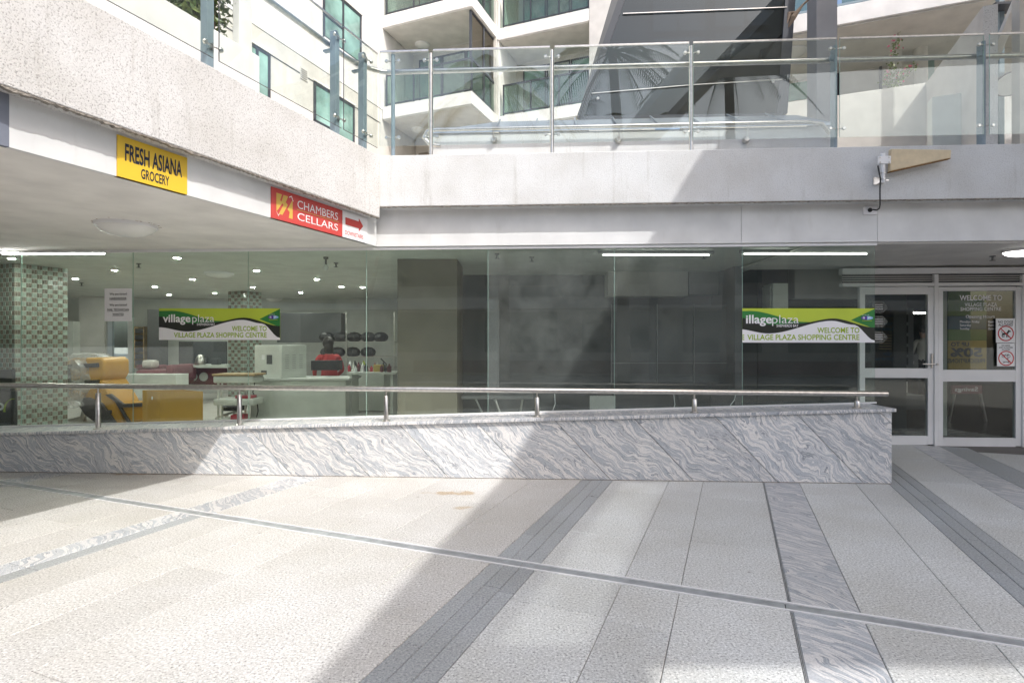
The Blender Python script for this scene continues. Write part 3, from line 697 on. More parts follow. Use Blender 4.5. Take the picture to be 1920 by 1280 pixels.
for z in (8.54, 11.33):
    bal_front(P0+A*.06+B*.08, B, 2.93, z, 3)
    bal_front(P2+A*.06+B*.12, B, 2.8, z, 3)
    bal_front(P1-B*.06+A*.1, A, 1.8, z, 2)
    # sliding doors and wall behind each balcony
    for base, wd in ((P0+A*1.75, 3.03), (P2+A*1.6, 2.93)):
        MB().box(base+Z*z, B*wd, A*.1, Z*2.42).build('rear_wall', M['cream'], ap)
        for k in range(3):
            o_ = base - A*.04 + B*(.25+k*(wd-.4)/3) + Z*(z+.03)
            fw = (wd-.4)/3-.02
            wn = MB().box(o_, B*fw, A*.03, Z*.05).box(o_+Z*2.1, B*fw, A*.03, Z*.06).box(o_+Z*.05, B*.05, A*.03, Z*2.05).box(o_+B*(fw-.05)+Z*.05, B*.05, A*.03, Z*2.05).build('window', M['dframe'], ap)
            MB().box(o_+B*.05+Z*.05+A*.01, B*(fw-.1), A*.01, Z*2.05).build('pane', M['teal' if k != 1 else 'curtain'], wn)
    # louvred screen above the side rail
    sc0 = P1 - B*.07 + A*.1
    fm = MB()
    for k in (0, .87, 1.75): fm.box(sc0+A*k+Z*z, A*.07, -B*.06, Z*2.40)
    fm.box(sc0+Z*(z+2.34), A*1.82, -B*.06, Z*.06); fm.box(sc0+Z*(z+1.0), A*1.82, -B*.06, Z*.05)
    ls = fm.build('louvre_screen', M['dframe'], ap)
    sl_ = MB()
    for k in range(38):
        zz = z+1.06+k*.0335
        for a0 in (.08, .95): sl_.add([sc0+A*a0+Z*zz-B*.01, sc0+A*(a0+.79)+Z*zz-B*.01, sc0+A*(a0+.79)+Z*(zz+.022)-B*.045, sc0+A*a0+Z*(zz+.022)-B*.045], [(0,1,2,3)])
    sl_.build('louvre_slats', M['louvre'], ls, kind='stuff')
for px, py, zz in ((792, 84, 10.93), (785, 243, 8.14)):
    oyster(onz(px, py, zz), .24, None, parent=ap)
# ground storey wall under the lowest slab, brown pilasters
MB().box(P0+A*1.9+Z*3, B*3.03, A*.2, Z*5.16).build('rear_wall', M['cream'], ap)
for k in (.3, 1.2, 2.0): MB().box(P0+A*1.6+B*k+Z*3, B*.35, A*.29, Z*4.6).build('pilaster', M['brownboard'], ap)
MB().box(P2+A*2.0+Z*3, B*3, A*.2, Z*5.16).build('rear_wall', M['cream'], ap)
MB().box(P1+A*1.96-B*.3+Z*3, B*.3, A*1.8, Z*11).build('pier', M['greyw'], ap)
MB().box(P3+B*.01+Z*3, B*1.55, A*3, Z*11).build('pier', M['stucco2'], ap, bev=.01)
# long side wing
wg = thing('side_wing', P0-A*4, 'long white apartment wing with teal windows behind the side balustrade', 'building')
def onw(x, y, off=0): return onp(x, y, P0-B*off, B)
zsp = onw(540, 88).z
MB().box(P0-A*14+Z*zsp, A*18.5, -B*.35, Z*(15-zsp)).build('upper_wall', M['bwhite'], wg)
MB().box(P0-A*14-B*.012+Z*2.9, A*18.5, -B*.33, Z*(zsp-2.9-.012)).build('lower_wall', M['cream'], wg)
zg1 = onw(540, 122).z
MB().box(P0-A*13.9+B*.0+Z*(zg1-.02), A*13.8, -B*.012, Z*.02).build('wall_joint', M['dgrey'], wg)  # dark joint line along the wing wall
def wingwin(a0, a1, z0, z1, nm):
    b_ = P0 + A*a0
    wn = MB().box(b_+B*.025+Z*z0, A*(a1-a0), -B*.05, Z*.07).box(b_+B*.025+Z*(z1-.07), A*(a1-a0), -B*.05, Z*.07)
    for k in (0, .5, 1): wn.box(b_+A*((a1-a0-.07)*k)+B*.025+Z*(z0+.07), A*.07, -B*.05, Z*(z1-z0-.14))
    wn.box(b_+B*.025+Z*(z0+(z1-z0)*.42), A*((a1-a0)*.5), -B*.05, Z*.05)
    w_ = wn.build('window', M['dframe'], wg)
    MB().box(b_+B*.008+A*.03+Z*(z0+.03), A*(a1-a0-.06), -B*.02, Z*(z1-z0-.06)).build('pane', M['teal'], w_)
    MB().box(b_+B*.07+Z*(z0-.05), A*(a1-a0), -B*.07, Z*.049).build('sill', M['greyw'], w_)
    MB().box(b_+B*.05-A*.02+Z*(z1+.001), A*(a1-a0+.04), -B*.05, Z*.04).build('window_head', M['greyw'], w_)
aw0, aw1 = (onw(605,80)-P0).dot(A), (onw(677,80)-P0).dot(A)
wingwin(aw0, aw1, onw(605,70).z, onw(677,30).z, 1)
aw0, aw1 = (onw(588,160)-P0).dot(A), (onw(664,210)-P0).dot(A)
wingwin(aw0, aw1, onw(588,152).z-1.75, onw(588,152).z, 2)
aw0, aw1 = (onw(455,90)-P0).dot(A), (onw(506,90)-P0).dot(A)
wingwin(aw0, aw1, onw(473,82).z-1.2, onw(473,82).z, 3)
av = (onw(563,120)-P0).dot(A); zv = onw(563,146).z
vt = MB().box(P0+A*av+B*.01+Z*zv, A*.25, -B*.02, Z*.28).build('wall_vent', M['cream'], wg)
for k in range(5): MB().box(P0+A*(av+.02)+B*.012+Z*(zv+.025+k*.05), A*.21, -B*.01, Z*.022).build('vent_slot', M['black'], vt)
# low white wall, column and shrub behind the side balustrade
pw = thing('terrace_planter', K-B*1.3-A*2+Z*2.9, 'solid white planter wall with square column behind the side balustrade', 'planter')
def onq(x, y, off): return onp(x, y, K-B*off, B)
zt_ = onq(420, 66, 1.2).z; ae = (onq(487,150,1.2)-K).dot(A); as_ = ae-6.5
MB().box(K-B*1.2+A*as_+Z*2.89, A*(ae-as_), -B*.18, Z*(zt_-2.89)).build('planter_wall', M['bwhite'], pw, bev=.008)
MB().box(K-B*1.381+A*(ae-.18)+Z*2.89, A*.18, -B*.7, Z*(zt_-2.89)).build('planter_wall', M['bwhite'], pw, bev=.008)
ac = (onq(449,40,1.5)-K).dot(A); ac1 = (onq(473,40,1.5)-K).dot(A)
MB().box(K-B*1.5+A*ac+Z*2.89, A*(ac1-ac), -B*.10, Z*5.5).build('column', M['bwhite'], pw, bev=.008)
def leaves(m, c, rx, ry, rz, n, ls, clumps=14):
    cc = [V((random.gauss(0,.5)*rx, random.gauss(0,.5)*ry, random.gauss(0,.5)*rz)) for _ in range(clumps)]
    for i in range(n):
        p = V(c) + random.choice(cc) + V((random.gauss(0,.22)*rx, random.gauss(0,.22)*ry, random.gauss(0,.22)*rz))
        d = V((random.uniform(-1,1), random.uniform(-1,1), random.uniform(-1.1,.3))).normalized(); s_ = d.cross(V((random.uniform(-1,1), random.uniform(-1,1), random.uniform(-1,1)))).normalized()
        l = ls*random.uniform(.6,1.2); n_ = d.cross(s_)*l*.12
        m.add([p, p+d*l*.45+s_*l*.24+n_, p+d*l, p+d*l*.45-s_*l*.24+n_], [(0,1,2), (0,2,3)])
sc1 = onq(385, 5, 2.1)
sh = thing('ficus_shrub', V((sc1.x, sc1.y, 2.9)), 'dense green leafy shrub beside the white column on the terrace', 'shrub')
for k in range(4):
    b_ = V((sc1.x+random.uniform(-.1,.1), sc1.y+random.uniform(-.1,.1), 2.9)); MB().tube([b_, b_+V((random.uniform(-.15,.15),random.uniform(-.15,.15),1)), V((sc1.x+random.uniform(-.4,.4), sc1.y+random.uniform(-.4,.4), sc1.z+.2))], [.04,.03,.012], 8).build('stem', M['bark'], sh)
cr = MB(); leaves(cr, sc1+Z*.25-A*.42, .50, .42, .72, 5200, .10, 40); cr.build('crown', M['leaf'], sh)
cr = MB(); leaves(cr, sc1+Z*.3-A*.42, .52, .44, .75, 1900, .10, 34); cr.build('pale_leaves', M['leaf2'], sh)  # lighter green leaves scattered through the crown

# low white ramp wall with pipe rail and zinc roof behind the front balustrade
rw = thing('ramp_wall', fr(1180,260,7.6), 'low white ramp wall with pipe rail and zinc sheet top behind the front balustrade', 'wall')
Xa, Xb = fr(806,250,7.6).x, fr(1562,250,7.6).x
zt_ = 4.22
MB().box(frX(Xa,2.9,7.6), S*((Xb-Xa)/S.x), N*.2, Z*(zt_-2.9)).build('wall_face', M['stucco'], rw, bev=.008)
MB().prism([frX(Xa,zt_+.003,7.58), frX(Xb,zt_+.003,7.58), frX(Xb,4.72,8.55), frX(Xa+.9,4.72,8.55)], Z*.03).build('zinc_roof', M['metalroof'], rw)
for k in range(1, 9):
    X = Xa+.3+(Xb-Xa-.3)*k/9; MB().prism([frX(X,zt_+.034,7.58), frX(X+.02,zt_+.034,7.58), frX(X+.1,4.751,8.5), frX(X+.08,4.751,8.5)], Z*.02).build('roof_seam', M['metalroof'], rw)
zr_ = 4.235
loop = [frX(Xa+.16,zr_-.22,7.49), frX(Xa+.02,zr_-.2,7.49), frX(Xa-.07,zr_-.1,7.49), frX(Xa-.02,zr_-.02,7.49), frX(Xa+.1,zr_,7.49), frX(Xb-.4,zr_,7.49), frX(Xb-.2,zr_-.03,7.49), frX(Xb-.1,zr_-.16,7.49)]
MB().tube(loop, .026, 14).build('pipe_rail', M['steel'], rw, smooth=True)
for px in (925, 1161, 1403):
    p = fr(px, 258, 7.49); MB().tube([V((p.x,p.y,zr_)), p+Z*.02, p+N*.0], .008, 8).lathe(p+N*.10, [(.045,0), (.045,.02), (.03,.06)], axis=-N, seg=16).build('bracket', M['steel'], rw, smooth=True)

# dark tinted glass lift enclosure
lf = thing('glass_enclosure', fr(1280,215,8.7), 'dark tinted glass enclosure with sloping left edge above the terrace', 'enclosure')
poly = [fr(1088,219,8.7), fr(1466,213,8.7), fr(1486,-70,8.7), fr(1190,-70,8.7)]
MB().prism(poly, N*.012).build('pane', M['dkglass'], lf)
def bar(p, q, wd, dp, mat='dframe', nm='frame_bar'):
    d = (q-p).normalized(); s_ = d.cross(N).normalized()
    MB().box(p-s_*wd/2-N*.02, d*(q-p).length, s_*wd, N*dp).build(nm, M[mat], lf)
bar(poly[0], poly[3], .10, .14); bar(poly[1], poly[2], .15, .14)
bar(fr(1086,222,8.69), fr(1468,216,8.69), .05, .12); bar(fr(1333,-70,8.76), fr(1333,66,8.76), .10, .08)
for p, q in (((1168,27),(1475,15)), ((1110,176),(1300,160)), ((1300,160),(1466,150))): bar(fr(*p,8.69), fr(*q,8.69), .012, .016, 'steel', 'glazing_joint')
for p in ((1121,185), (1449,154)): MB().lathe(fr(*p,8.7)-N*.002, [(.02,0), (.024,.01), (.015,.02)], axis=-N, seg=14).build('glass_button', M['steel'], lf)
bk = [fr(1082,222,10.0), fr(1470,214,10.0), fr(1492,-150,10.0), fr(1190,-150,10.0)]
MB().prism(bk, N*.05).build('back_panel', M['dgrey'], lf)
for (x0,y0,x1,y1) in ((1225,60,1322,-10), (1225,72,1322,100), (1342,50,1440,-10), (1342,64,1436,104), (1150,172,1300,210)):
    a_, b_ = fr(x0,y0,9.9), fr(x1,y1,9.9); zlo, zhi = min(a_.z,b_.z), max(a_.z,b_.z)
    MB().box(V((a_.x,a_.y,zlo)), S*((b_.x-a_.x)/S.x), N*.04, Z*(zhi-zlo)).build('inner_panel', M['plate'], lf)
MB().prism([fr(1108,213,8.9), fr(1462,209,8.9), fr(1466,176,8.9), fr(1125,188,8.9)], N*.03).build('lower_panel', M['plate'], lf)
for (x,y) in ((1272,58), (1398,40)):
    p = fr(x,y,9.5); MB().lathe(p, [(.05,0), (.07,.05), (.03,.12)], axis=V((.3,-.6,-.6)), seg=14).tube([p, p+Z*.18], .02, 8).build('floodlight', M['dgrey'], lf)

# blue grey steel column in front of the right-hand flats
cl = MB().box(fr(1531,280,8.35)*1.0, S*.30, N*.3, Z*7)
for v_ in cl.v: pass
p = fr(1531,280,8.35); p.z = 2.88
MB().box(p, S*.298, N*.3, Z*7.5).build('steel_column', M['bluecol'], bev=.01, label='tall grey square steel column behind the front balustrade', cat='column')

# right-hand flats
rf = thing('right_apartment', at(1600, 200, 11), 'cream apartment with sloping white balcony edge and planted upstand on the right', 'building')
R1 = at(1737, 155, 10.35); zu = R1.z; R1.z = 0; R0 = R1 - B*3.6
MB().box(R0+Z*2.9, B*3.6, A*.2, Z*(zu-2.9)).build('balcony_upstand', M['cream'], rf, bev=.01)
zsb = 7.56
MB().box(R0-B*1+Z*zsb, B*8, A*3, Z*.36).build('balcony_slab', M['bwhite'], rf, bev=.01)
MB().box(R0-B*1+A*.05+Z*(zsb-.03), B*7.9, A*2.2, Z*.028).build('balcony_ceiling', M['cream'], rf)
MB().box(R0-B*1+A*2.2+Z*2.9, B*8, A*.2, Z*(zsb-2.9-.031)).build('rear_wall', M['cream'], rf)
bal = MB().box(R0-B*1+A*.06+Z*(zsb+1.2), B*8, A*.05, Z*.05).box(R0-B*1+A*.06+Z*(zsb+.4), B*8, A*.05, Z*.04).build('balcony_rail', M['blue'], rf)
for k in range(5): MB().box(R0-B*(1-.04)+B*k*1.6+A*.08+Z*(zsb+.44), B*1.5, A*.01, Z*.76).build('balcony_pane', M['balg'], rf)
def rear(x0, y0, x1, y1, mat, nm, proud=.03):
    Pp = R0 + A*(2.2-proud); a_, b_ = onp(x0,y0,Pp,A), onp(x1,y1,Pp,A); zl, zh = min(a_.z,b_.z), max(a_.z,b_.z)
    return MB().box(V((a_.x,a_.y,zl)), B*((b_-a_).dot(B)), A*proud*.95, Z*(zh-zl)).build(nm, M[mat], rf)
rear(1573, 180, 1648, 122, 'stucco2', 'door'); rear(1568, 185, 1574, 122, 'dframe', 'door_frame', .05); rear(1649, 175, 1654, 118, 'dframe', 'door_frame', .05)
rear(1440, 195, 1527, 150, 'teal', 'window', .04); rear(1440, 150, 1527, 143, 'dframe', 'window_frame', .06)
rear(1722, 170, 1752, 110, 'teal', 'window', .04)
for px in (1678, 1726):
    p = onp(px, 110, R0+A*1.6, A); MB().tube([V((p.x,p.y,4)), V((p.x,p.y,zsb-.02))], .13, 16).build('round_column', M['cream'], rf, smooth=True)
oyster(onz(1488, 97, zsb-.03), .26, None, parent=rf)
# fin wall receding from the terrace
FN = at(1843, 12, 8.0); zf = FN.z; FN.z = 0
fw = thing('fin_wall', FN+Z*2.9, 'tall rough white fin wall standing end-on at the right', 'wall')
MB().box(FN+Z*2.89, A*5.5, B*.17, Z*(zf-2.89)).build('wall_face', M['stucco2'], fw, bev=.006)
MB().box(FN-A*.012+B*.002+Z*2.89, A*.011, B*.166, Z*(zf-2.9)).build('render_end', M['roughcast'], fw)
cbp = at(1748, 275, 8.9); cbp.z = 2.89
cb = thing('meter_cabinet', cbp, 'pale electrical cabinet with keyholes against the fin wall', 'cabinet')
MB().box(cbp, B*.58, A*.25, Z*(at(1748,182,8.9).z-2.89)).build('cabinet_body', M['salonwhite'], cb, bev=.006)
for k in (.19, .385): 
    for zz in (.9, 1.35): MB().box(cbp+B*k-A*.004+Z*zz, B*.012, A*.003, Z*.06).build('keyhole', M['black'], cb)
# pieces at the far right edge: posts, brace, floodlight on a rough wall
rp = thing('stair_frame', at(1905,270,8.2), 'pale steel post and slanting brace at the right edge of the terrace', 'frame')
q_ = at(1874,280,9.2); q_.z = 2.89; MB().box(q_, S*.08, N*.08, Z*6).build('post', M['blue'], rp)
MB().box(at(1868,8,9.0), S*1.2, N*.3, Z*.04).build('flashing', M['dframe'], rp)
a_, b_ = at(1848,170,8.4), at(1925,-10,8.4); d_ = (b_-a_); s_ = d_.normalized().cross(N)
MB().box(a_, d_, s_*.12, N*.08).build('brace', M['cream'], rp)
q_ = at(1912,280,8.0); q_.z = 2.89; MB().box(q_, S*.14, N*.14, Z*6).build('post', M['cream'], rp)
rwp = at(1852,280,9.8); rwp.z = 2.89
MB().box(rwp, S*3, N*.2, Z*3.05).build('rough_wall', M['roughcast'], label='rough white wall behind the floodlight at the right edge', cat='wall')
fl = at(1893,150,8.9); ft = thing('floodlight', fl, 'grey dish floodlight tilted down at the right edge of the terrace', 'floodlight')
ax = V((-.25,-.55,-.80))
MB().lathe(fl, [(.05,-.12), (.08,-.10), (.10,-.03), (.13,.0), (.21,.10), (.22,.115)], axis=ax, seg=24).build('lamp_housing', M['dgrey'], ft, smooth=True)
MB().lathe(fl+ax*.112, [(.001,0), (.205,.0), (.205,.004)], axis=ax, seg=24).build('lamp_glass', M['oyster'], ft, smooth=True)
MB().tube([fl-ax*.1, fl+V((.05,.2,.15)), V((fl.x+.05, rwp.y-.15, fl.z+.1))], .02, 8).build('arm', M['dgrey'], ft)
# bougainvillea on the upstand, dry palm spathe
bg_ = thing('bougainvillea', onp(1670,165,R0+A*.3,A), 'thin climbing bougainvillea with pink bracts on the balcony upstand', 'plant')
bp = lambda x, y: onp(x, y, R0+A*.15, A)
stems = [[(1672,168),(1668,140),(1674,110),(1680,85),(1684,62)], [(1668,168),(1664,150),(1668,122)], [(1680,166),(1690,140),(1706,128),(1718,118)], [(1676,166),(1684,148),(1680,128)]]
lv = MB(); pk = MB()
for st in stems:
    pts = [bp(*q) for q in st]; MB().tube(pts, .006, 6).build('stem', M['bark'], bg_)
    for i in range(len(pts)-1):
        for k in range(26):
            p = pts[i].lerp(pts[i+1], random.random()) + V((random.gauss(0,.045), random.gauss(0,.045), random.gauss(0,.035)))
            tgt = pk if random.random() < (.06+.09*i) else lv
            d = V((random.uniform(-1,1), random.uniform(-1,1), random.uniform(-1,.5))).normalized()*.055; s_ = d.cross(V((random.random(),random.random(),random.random()))).normalized()*.02
            tgt.add([p, p+d*.5+s_, p+d, p+d*.5-s_], [(0,1,2,3)])
lv.build('leaves', M['leaf2'], bg_); pk.build('bracts', M['pink'], bg_)
p = [fr(1522,-6,8.2), fr(1505,10,8.2), fr(1494,24,8.2), fr(1486,34,8.2), fr(1478,52,8.2)]
MB().tube(p, [.012,.016,.03,.045,.008], 8).tube([p[2], fr(1480,26,8.2), fr(1476,44,8.15)], [.02,.03,.006], 8).build('dry_branch', M['bark'], label='dry brown twisted branch hanging beside the dark glass enclosure', cat='branch')

# ================================================================== ANTENNA ON THE PARAPET
an = thing('wifi_antenna', fr(1655,330,Y_PP-.02), 'beige wedge antenna on a white pole bracket fixed to the parapet', 'antenna')
Ya = Y_PP-.12
MB().prism([fr(1671,279,Ya), fr(1669,321,Ya), fr(1783,296,Ya), fr(1784,281,Ya)], N*.045).build('antenna_shell', M['antenna'], an, bev=.006)
MB().prism([fr(1669,321.3,Ya-.002), fr(1669,322.6,Ya-.002), fr(1783,297.4,Ya-.002), fr(1783,296.3,Ya-.002)], N*.049).build('stained_seam', M['rust'], an)
pp = fr(1655,343,Ya+.02)
MB().tube([pp, V((pp.x,pp.y,fr(1655,287,Ya).z))], .0215, 16).build('pole', M['alum'], an, smooth=True)
pl_ = fr(1647,307,Ya-.008); MB().box(pl_, S*.118, N*.012, Z*.075).build('mount_plate', M['alum'], an, bev=.003)
for dx, dz in ((.016,.012), (.016,.06), (.10,.012), (.10,.06)): MB().lathe(pl_+S*dx+Z*dz+N*.0, [(.007,0), (.007,.004), (.004,.008)], axis=-N, seg=8).build('bolt', M['steel'], an)
MB().box(fr(1637,347,Y_PP), S*.07, -N*.006, Z*.075).box(fr(1648,345,Y_PP), S*.03, -N*.11, Z*.012).build('wall_bracket', M['steel'], an)
for yy in (326, 337): MB().lathe(fr(1655,yy,Ya+.02), [(.027,0), (.027,.01)], seg=16).build('pole_clamp', M['steel'], an)
cab = [fr(1646,311,Ya), fr(1648,322,Ya-.01), fr(1651,335,Ya-.01), fr(1650,352,Ya), fr(1650,372,Ya), fr(1650,385,Y_PP+.02), fr(1648.5,391,Y_FA-.05), fr(1644,394,Y_FA-.03), fr(1637,393,Y_FA-.02), fr(1631,394,Y_FA-.012)]
MB().tube(cab, .0065, 8).build('cable', M['black'], an, smooth=True)
bx = fr(1618,403,Y_FA); MB().box(bx, S*.132, -N*.02, Z*.08).build('junction_box', M['paper'], bev=.004, label='small white junction box on the fascia below the antenna', cat='junction box')
MB().lathe(fr(1631,394,Y_FA-.021), [(.022,0), (.022,.008), (.012,.014)], axis=-N, seg=14).build('cable_plug', M['black'], an)

# ================================================================== DOOR ALCOVE
zal = 2.36
al = thing('door_frame', fr(1755,515,Y_DR), 'white aluminium frame round the entrance doors', 'door frame')
def sk(x0, y0, x1, y1, Y0, dp, name, mat, parent, bev=.002):
    a_, b_ = fr(x0,y1,Y0), fr(x1,y1,Y0); zt = fr(x0,y0,Y0).z
    return MB().box(a_, S*((b_.x-a_.x)/S.x), N*dp, Z*(zt-a_.z)).build(name, M[mat], parent, bev=bev)
XA0 = fr(1641,600,Y_GL).x
MB().prism([frX(XA0-.6,zal,Y_FA+.031), frX(9,zal,Y_FA+.031), frX(9,zal,Y_DR+.3), frX(XA0-.6,zal,Y_DR+.3)], Z*.02).build('alcove_ceiling', M['soffit2'], bl)
sk(1580, 503, 2200, 514, Y_DR-.02, .1, 'head_rail', 'alum', al); sk(1580, 531, 2200, 537, Y_DR-.015, .09, 'head_rail', 'alum', al)
sk(1752.4, 514.2, 1760, 836, Y_DR-.017, .09, 'mullion', 'alum', al); sk(1917.5, 514.2, 1926, 838, Y_DR-.017, .09, 'mullion', 'alum', al)
sk(1580, 514.5, 2200, 530.5, Y_DR+.03, .02, 'transom_panel', 'dgrey', al)
for yy in (518, 522, 526): sk(1580, yy, 2200, yy+1.6, Y_DR+.012, .016, 'transom_louvre', 'stucco2', al, 0)
def door(x0, x1, yt, yb, stiles, rails, lab, pos):
    d = thing('glass_door', fr((x0+x1)/2, yb, Y_DR), lab, 'door')
    sk(x0, yt, x0+stiles[0], yb, Y_DR, .05, 'stile', 'alum', d); sk(x1-stiles[1], yt, x1, yb, Y_DR, .05, 'stile', 'alum', d)
    xa, xb = x0+stiles[0]+.1, x1-stiles[1]-.1
    for (ya, yb_) in rails: sk(xa, ya, xb, yb_, Y_DR+.002, .046, 'rail', 'alum', d)
    for i in range(len(rails)-1): sk(xa, rails[i][1]+.2, xb, rails[i+1][0]-.2, Y_DR+.022, .008, 'pane', 'doorglass', d, 0)
    return d
dl = door(1612, 1752, 538, 833, (10,12), ((538,552), (690,708), (816,833)), 'left entrance door with lever handle, partly behind the glass shopfront', 0)
drr = door(1760.3, 1917, 538, 836, (8,12.5), ((538,545.5), (693,715), (820,836)), 'right entrance door with white welcome lettering and opening hours', 0)
door(1927, 2080, 538, 838, (8,12), ((538,546), (693,715), (820,838)), 'third entrance leaf cut off at the right edge', 0)
hp = fr(1747,690,Y_DR-.004)
MB().box(hp-S*.012, S*.022, -N*.012, Z*.19).build('handle_plate', M['steel'], dl, bev=.003)
MB().tube([hp+Z*.055, hp+Z*.055-N*.05, hp+Z*.055-N*.055-S*.03, hp+Z*.057-N*.055-S*.15], .009, 10).build('handle', M['steel'], dl, smooth=True)
MB().tube([hp+S*.06+Z*.05, hp+S*.06+Z*.05-N*.03], .014, 10).build('lock', M['steel'], dl, smooth=True)
Yt = Y_DR+.0205
def dt(s, xc, yb, hpx, wpx, al_='C', mat='signw', bold=.012, parent=drr):
    o = fr(xc, yb, Yt); k = o.y/F
    return text(s, o, S, Z, hpx*k, wpx*k, M[mat], parent, align=al_, bold=bold)
dt('WELCOME TO', 1839, 563, 10, 76, bold=.02); dt('VILLAGE PLAZA', 1839, 574, 7, 58, bold=.004); dt('SHOPPING CENTRE', 1839, 582.5, 7, 73, bold=.004)
dt('Opening Hours', 1838, 596, 6, 52, bold=0); dt('Monday- Friday', 1800, 605, 4.5, 35, 'L', bold=0); dt('Saturday', 1800, 611.5, 4.5, 20, 'L', bold=0); dt('Sunday', 1800, 618, 4.5, 17, 'L', bold=0)
for yy in (605, 611.5, 618): dt('8am -', 1853, yy, 4.5, 13, 'L', bold=0)
# prohibition plates on the right door
def plate(x0, y0, x1, y1, lab):
    t = thing('door_notice', fr((x0+x1)/2, y1, Y_DR), lab, 'sign')
    sk(x0, y0, x1, y1, Y_DR-.006, .005, 'plate', 'signw', t, .001)
    k = fr(x0,y1,Y_DR).y/F
    def ring(cx, cy, r):
        m = MB(); n = 28; o = fr(cx, cy, Y_DR-.0068)
        vs = [o+S*(math.cos(2*math.pi*i/n)*r*k)+Z*(math.sin(2*math.pi*i/n)*r*k) for i in range(n)] + [o+S*(math.cos(2*math.pi*i/n)*r*.86*k)+Z*(math.sin(2*math.pi*i/n)*r*.86*k) for i in range(n)]
        m.add(vs, [(i,(i+1)%n,(i+1)%n+n,i+n) for i in range(n)])
        a_ = math.radians(135); d = S*math.cos(a_)+Z*math.sin(a_); s_ = S*-math.sin(a_)+Z*math.cos(a_); o2 = o - N*.0004
        m.sheet([o2+d*r*.9*k+s_*r*.07*k, o2+d*r*.9*k-s_*r*.07*k, o2-d*r*.9*k-s_*r*.07*k, o2-d*r*.9*k+s_*r*.07*k][::-1])
        m.build('prohibition_ring', M['dogred'], t)
    def pict(cx, cy, r, polys, lw=None):
        m = MB(); o = fr(cx, cy, Y_DR-.0064)
        for pl in polys: m.sheet([o+S*(u*r*k)+Z*(v*r*k) for u, v in pl])
        m.build('pictogram', M['black'], t)
    def tx(s, cx, y, h, wd):
        o = fr(cx, y, Y_DR-.0064); text(s, o, S, Z, h*k, wd*k, M['black'], t, align='C', bold=.02)
    return t, ring, pict, tx
t, ring, pict, tx = plate(1867.5, 597, 1903.5, 642.5, 'white NO DOGS ALLOWED notice on the right door')
tx('NO DOGS', 1885.5, 605.5, 4.6, 27); tx('ALLOWED', 1885.5, 611, 4.6, 26); ring(1886, 625, 14.5)
pict(1886, 625, 14.5, [[(-.48,.06),(.2,.1),(.2,-.16),(-.4,-.16)], [(.1,.1),(.3,.42),(.36,.5),(.42,.4),(.62,.3),(.6,.2),(.4,.18),(.26,-.1)], [(-.48,.06),(-.6,.34),(-.56,.36),(-.4,.1)], [(-.44,0),(-.52,-.25),(-.46,-.5),(-.36,-.5),(-.4,-.27),(-.26,-.12)], [(-.28,-.1),(-.3,-.5),(-.2,-.5),(-.16,-.12)], [(.04,-.1),(.02,-.5),(.12,-.5),(.16,-.12)], [(.14,-.1),(.22,-.5),(.32,-.5),(.24,-.08)]])
t, ring, pict, tx = plate(1869.5, 643.5, 1903, 686.5, 'white NO BIKES AND SCOOTERS ALLOWED notice below the dog notice')
tx('NO BIKES', 1886, 648.8, 2.6, 15); tx('AND SCOOTERS', 1886, 652.6, 2.6, 25); tx('ALLOWED', 1886, 656.4, 2.6, 15); ring(1886.5, 671.5, 14.2)
def circ(cx, cy, r, w_): 
    out = []
    n = 14
    for i in range(n):
        a0, a1 = 2*math.pi*i/n, 2*math.pi*(i+1)/n
        out.append([(cx+r*math.cos(a0),cy+r*math.sin(a0)), (cx+r*math.cos(a1),cy+r*math.sin(a1)), (cx+(r-w_)*math.cos(a1),cy+(r-w_)*math.sin(a1)), (cx+(r-w_)*math.cos(a0),cy+(r-w_)*math.sin(a0))])
    return out
def seg(x0, y0, x1, y1, w_=.05):
    d = math.hypot(x1-x0, y1-y0); nx, ny = -(y1-y0)/d*w_/2, (x1-x0)/d*w_/2
    return [(x0-nx,y0-ny),(x1-nx,y1-ny),(x1+nx,y1+ny),(x0+nx,y0+ny)]
pict(1886.5, 671.5, 14.2, circ(-.34,.28,.2,.05)+circ(.34,.28,.2,.05)+[seg(-.34,.28,-.1,.5), seg(-.1,.5,.24,.5), seg(.24,.5,.34,.28), seg(-.1,.5,.02,.26), seg(.02,.26,.24,.5), seg(.2,.62,.34,.62)]+circ(-.3,-.52,.1,.05)+circ(.3,-.52,.1,.05)+[seg(-.3,-.48,.3,-.48,.07), seg(.3,-.48,.2,.05), seg(.1,.05,.32,.05)])
# frosted arrow stickers on the left door
for i, yy in enumerate((576, 603, 632)):
    pts = [(1636,-11),(1655,-11),(1665,0),(1655,11),(1636,11)]
    st = MB().sheet([fr(x, yy-dy, Y_DR+.0195) for x, dy in pts]).build('arrow_sticker', M['sticker'], group='arrow stickers on the left door', label=['top frosted arrow sticker on the left door glass', 'middle frosted arrow sticker on the left door glass', 'bottom frosted arrow sticker on the left door glass'][i], cat='sticker')
    k = fr(1650,yy,Y_DR).y/F
    for q in (-4, 0, 4): o = fr(1641,yy+q,Y_DR+.0185); MB().sheet([o, o+S*14*k, o+S*14*k+Z*1.1*k, o+Z*1.1*k]).build('print_line', M['signw'], st)
# sprinklers
def sprinkler(p, lab):
    MB().lathe(p, [(.03,0), (.03,-.008), (.01,-.012), (.01,-.05), (.03,-.052), (.03,-.055)], seg=14).build('sprinkler', M['dgrey'], label=lab, cat='sprinkler')
sprinkler(onz(1861,480,zal-.001), 'small sprinkler head on the alcove ceiling')

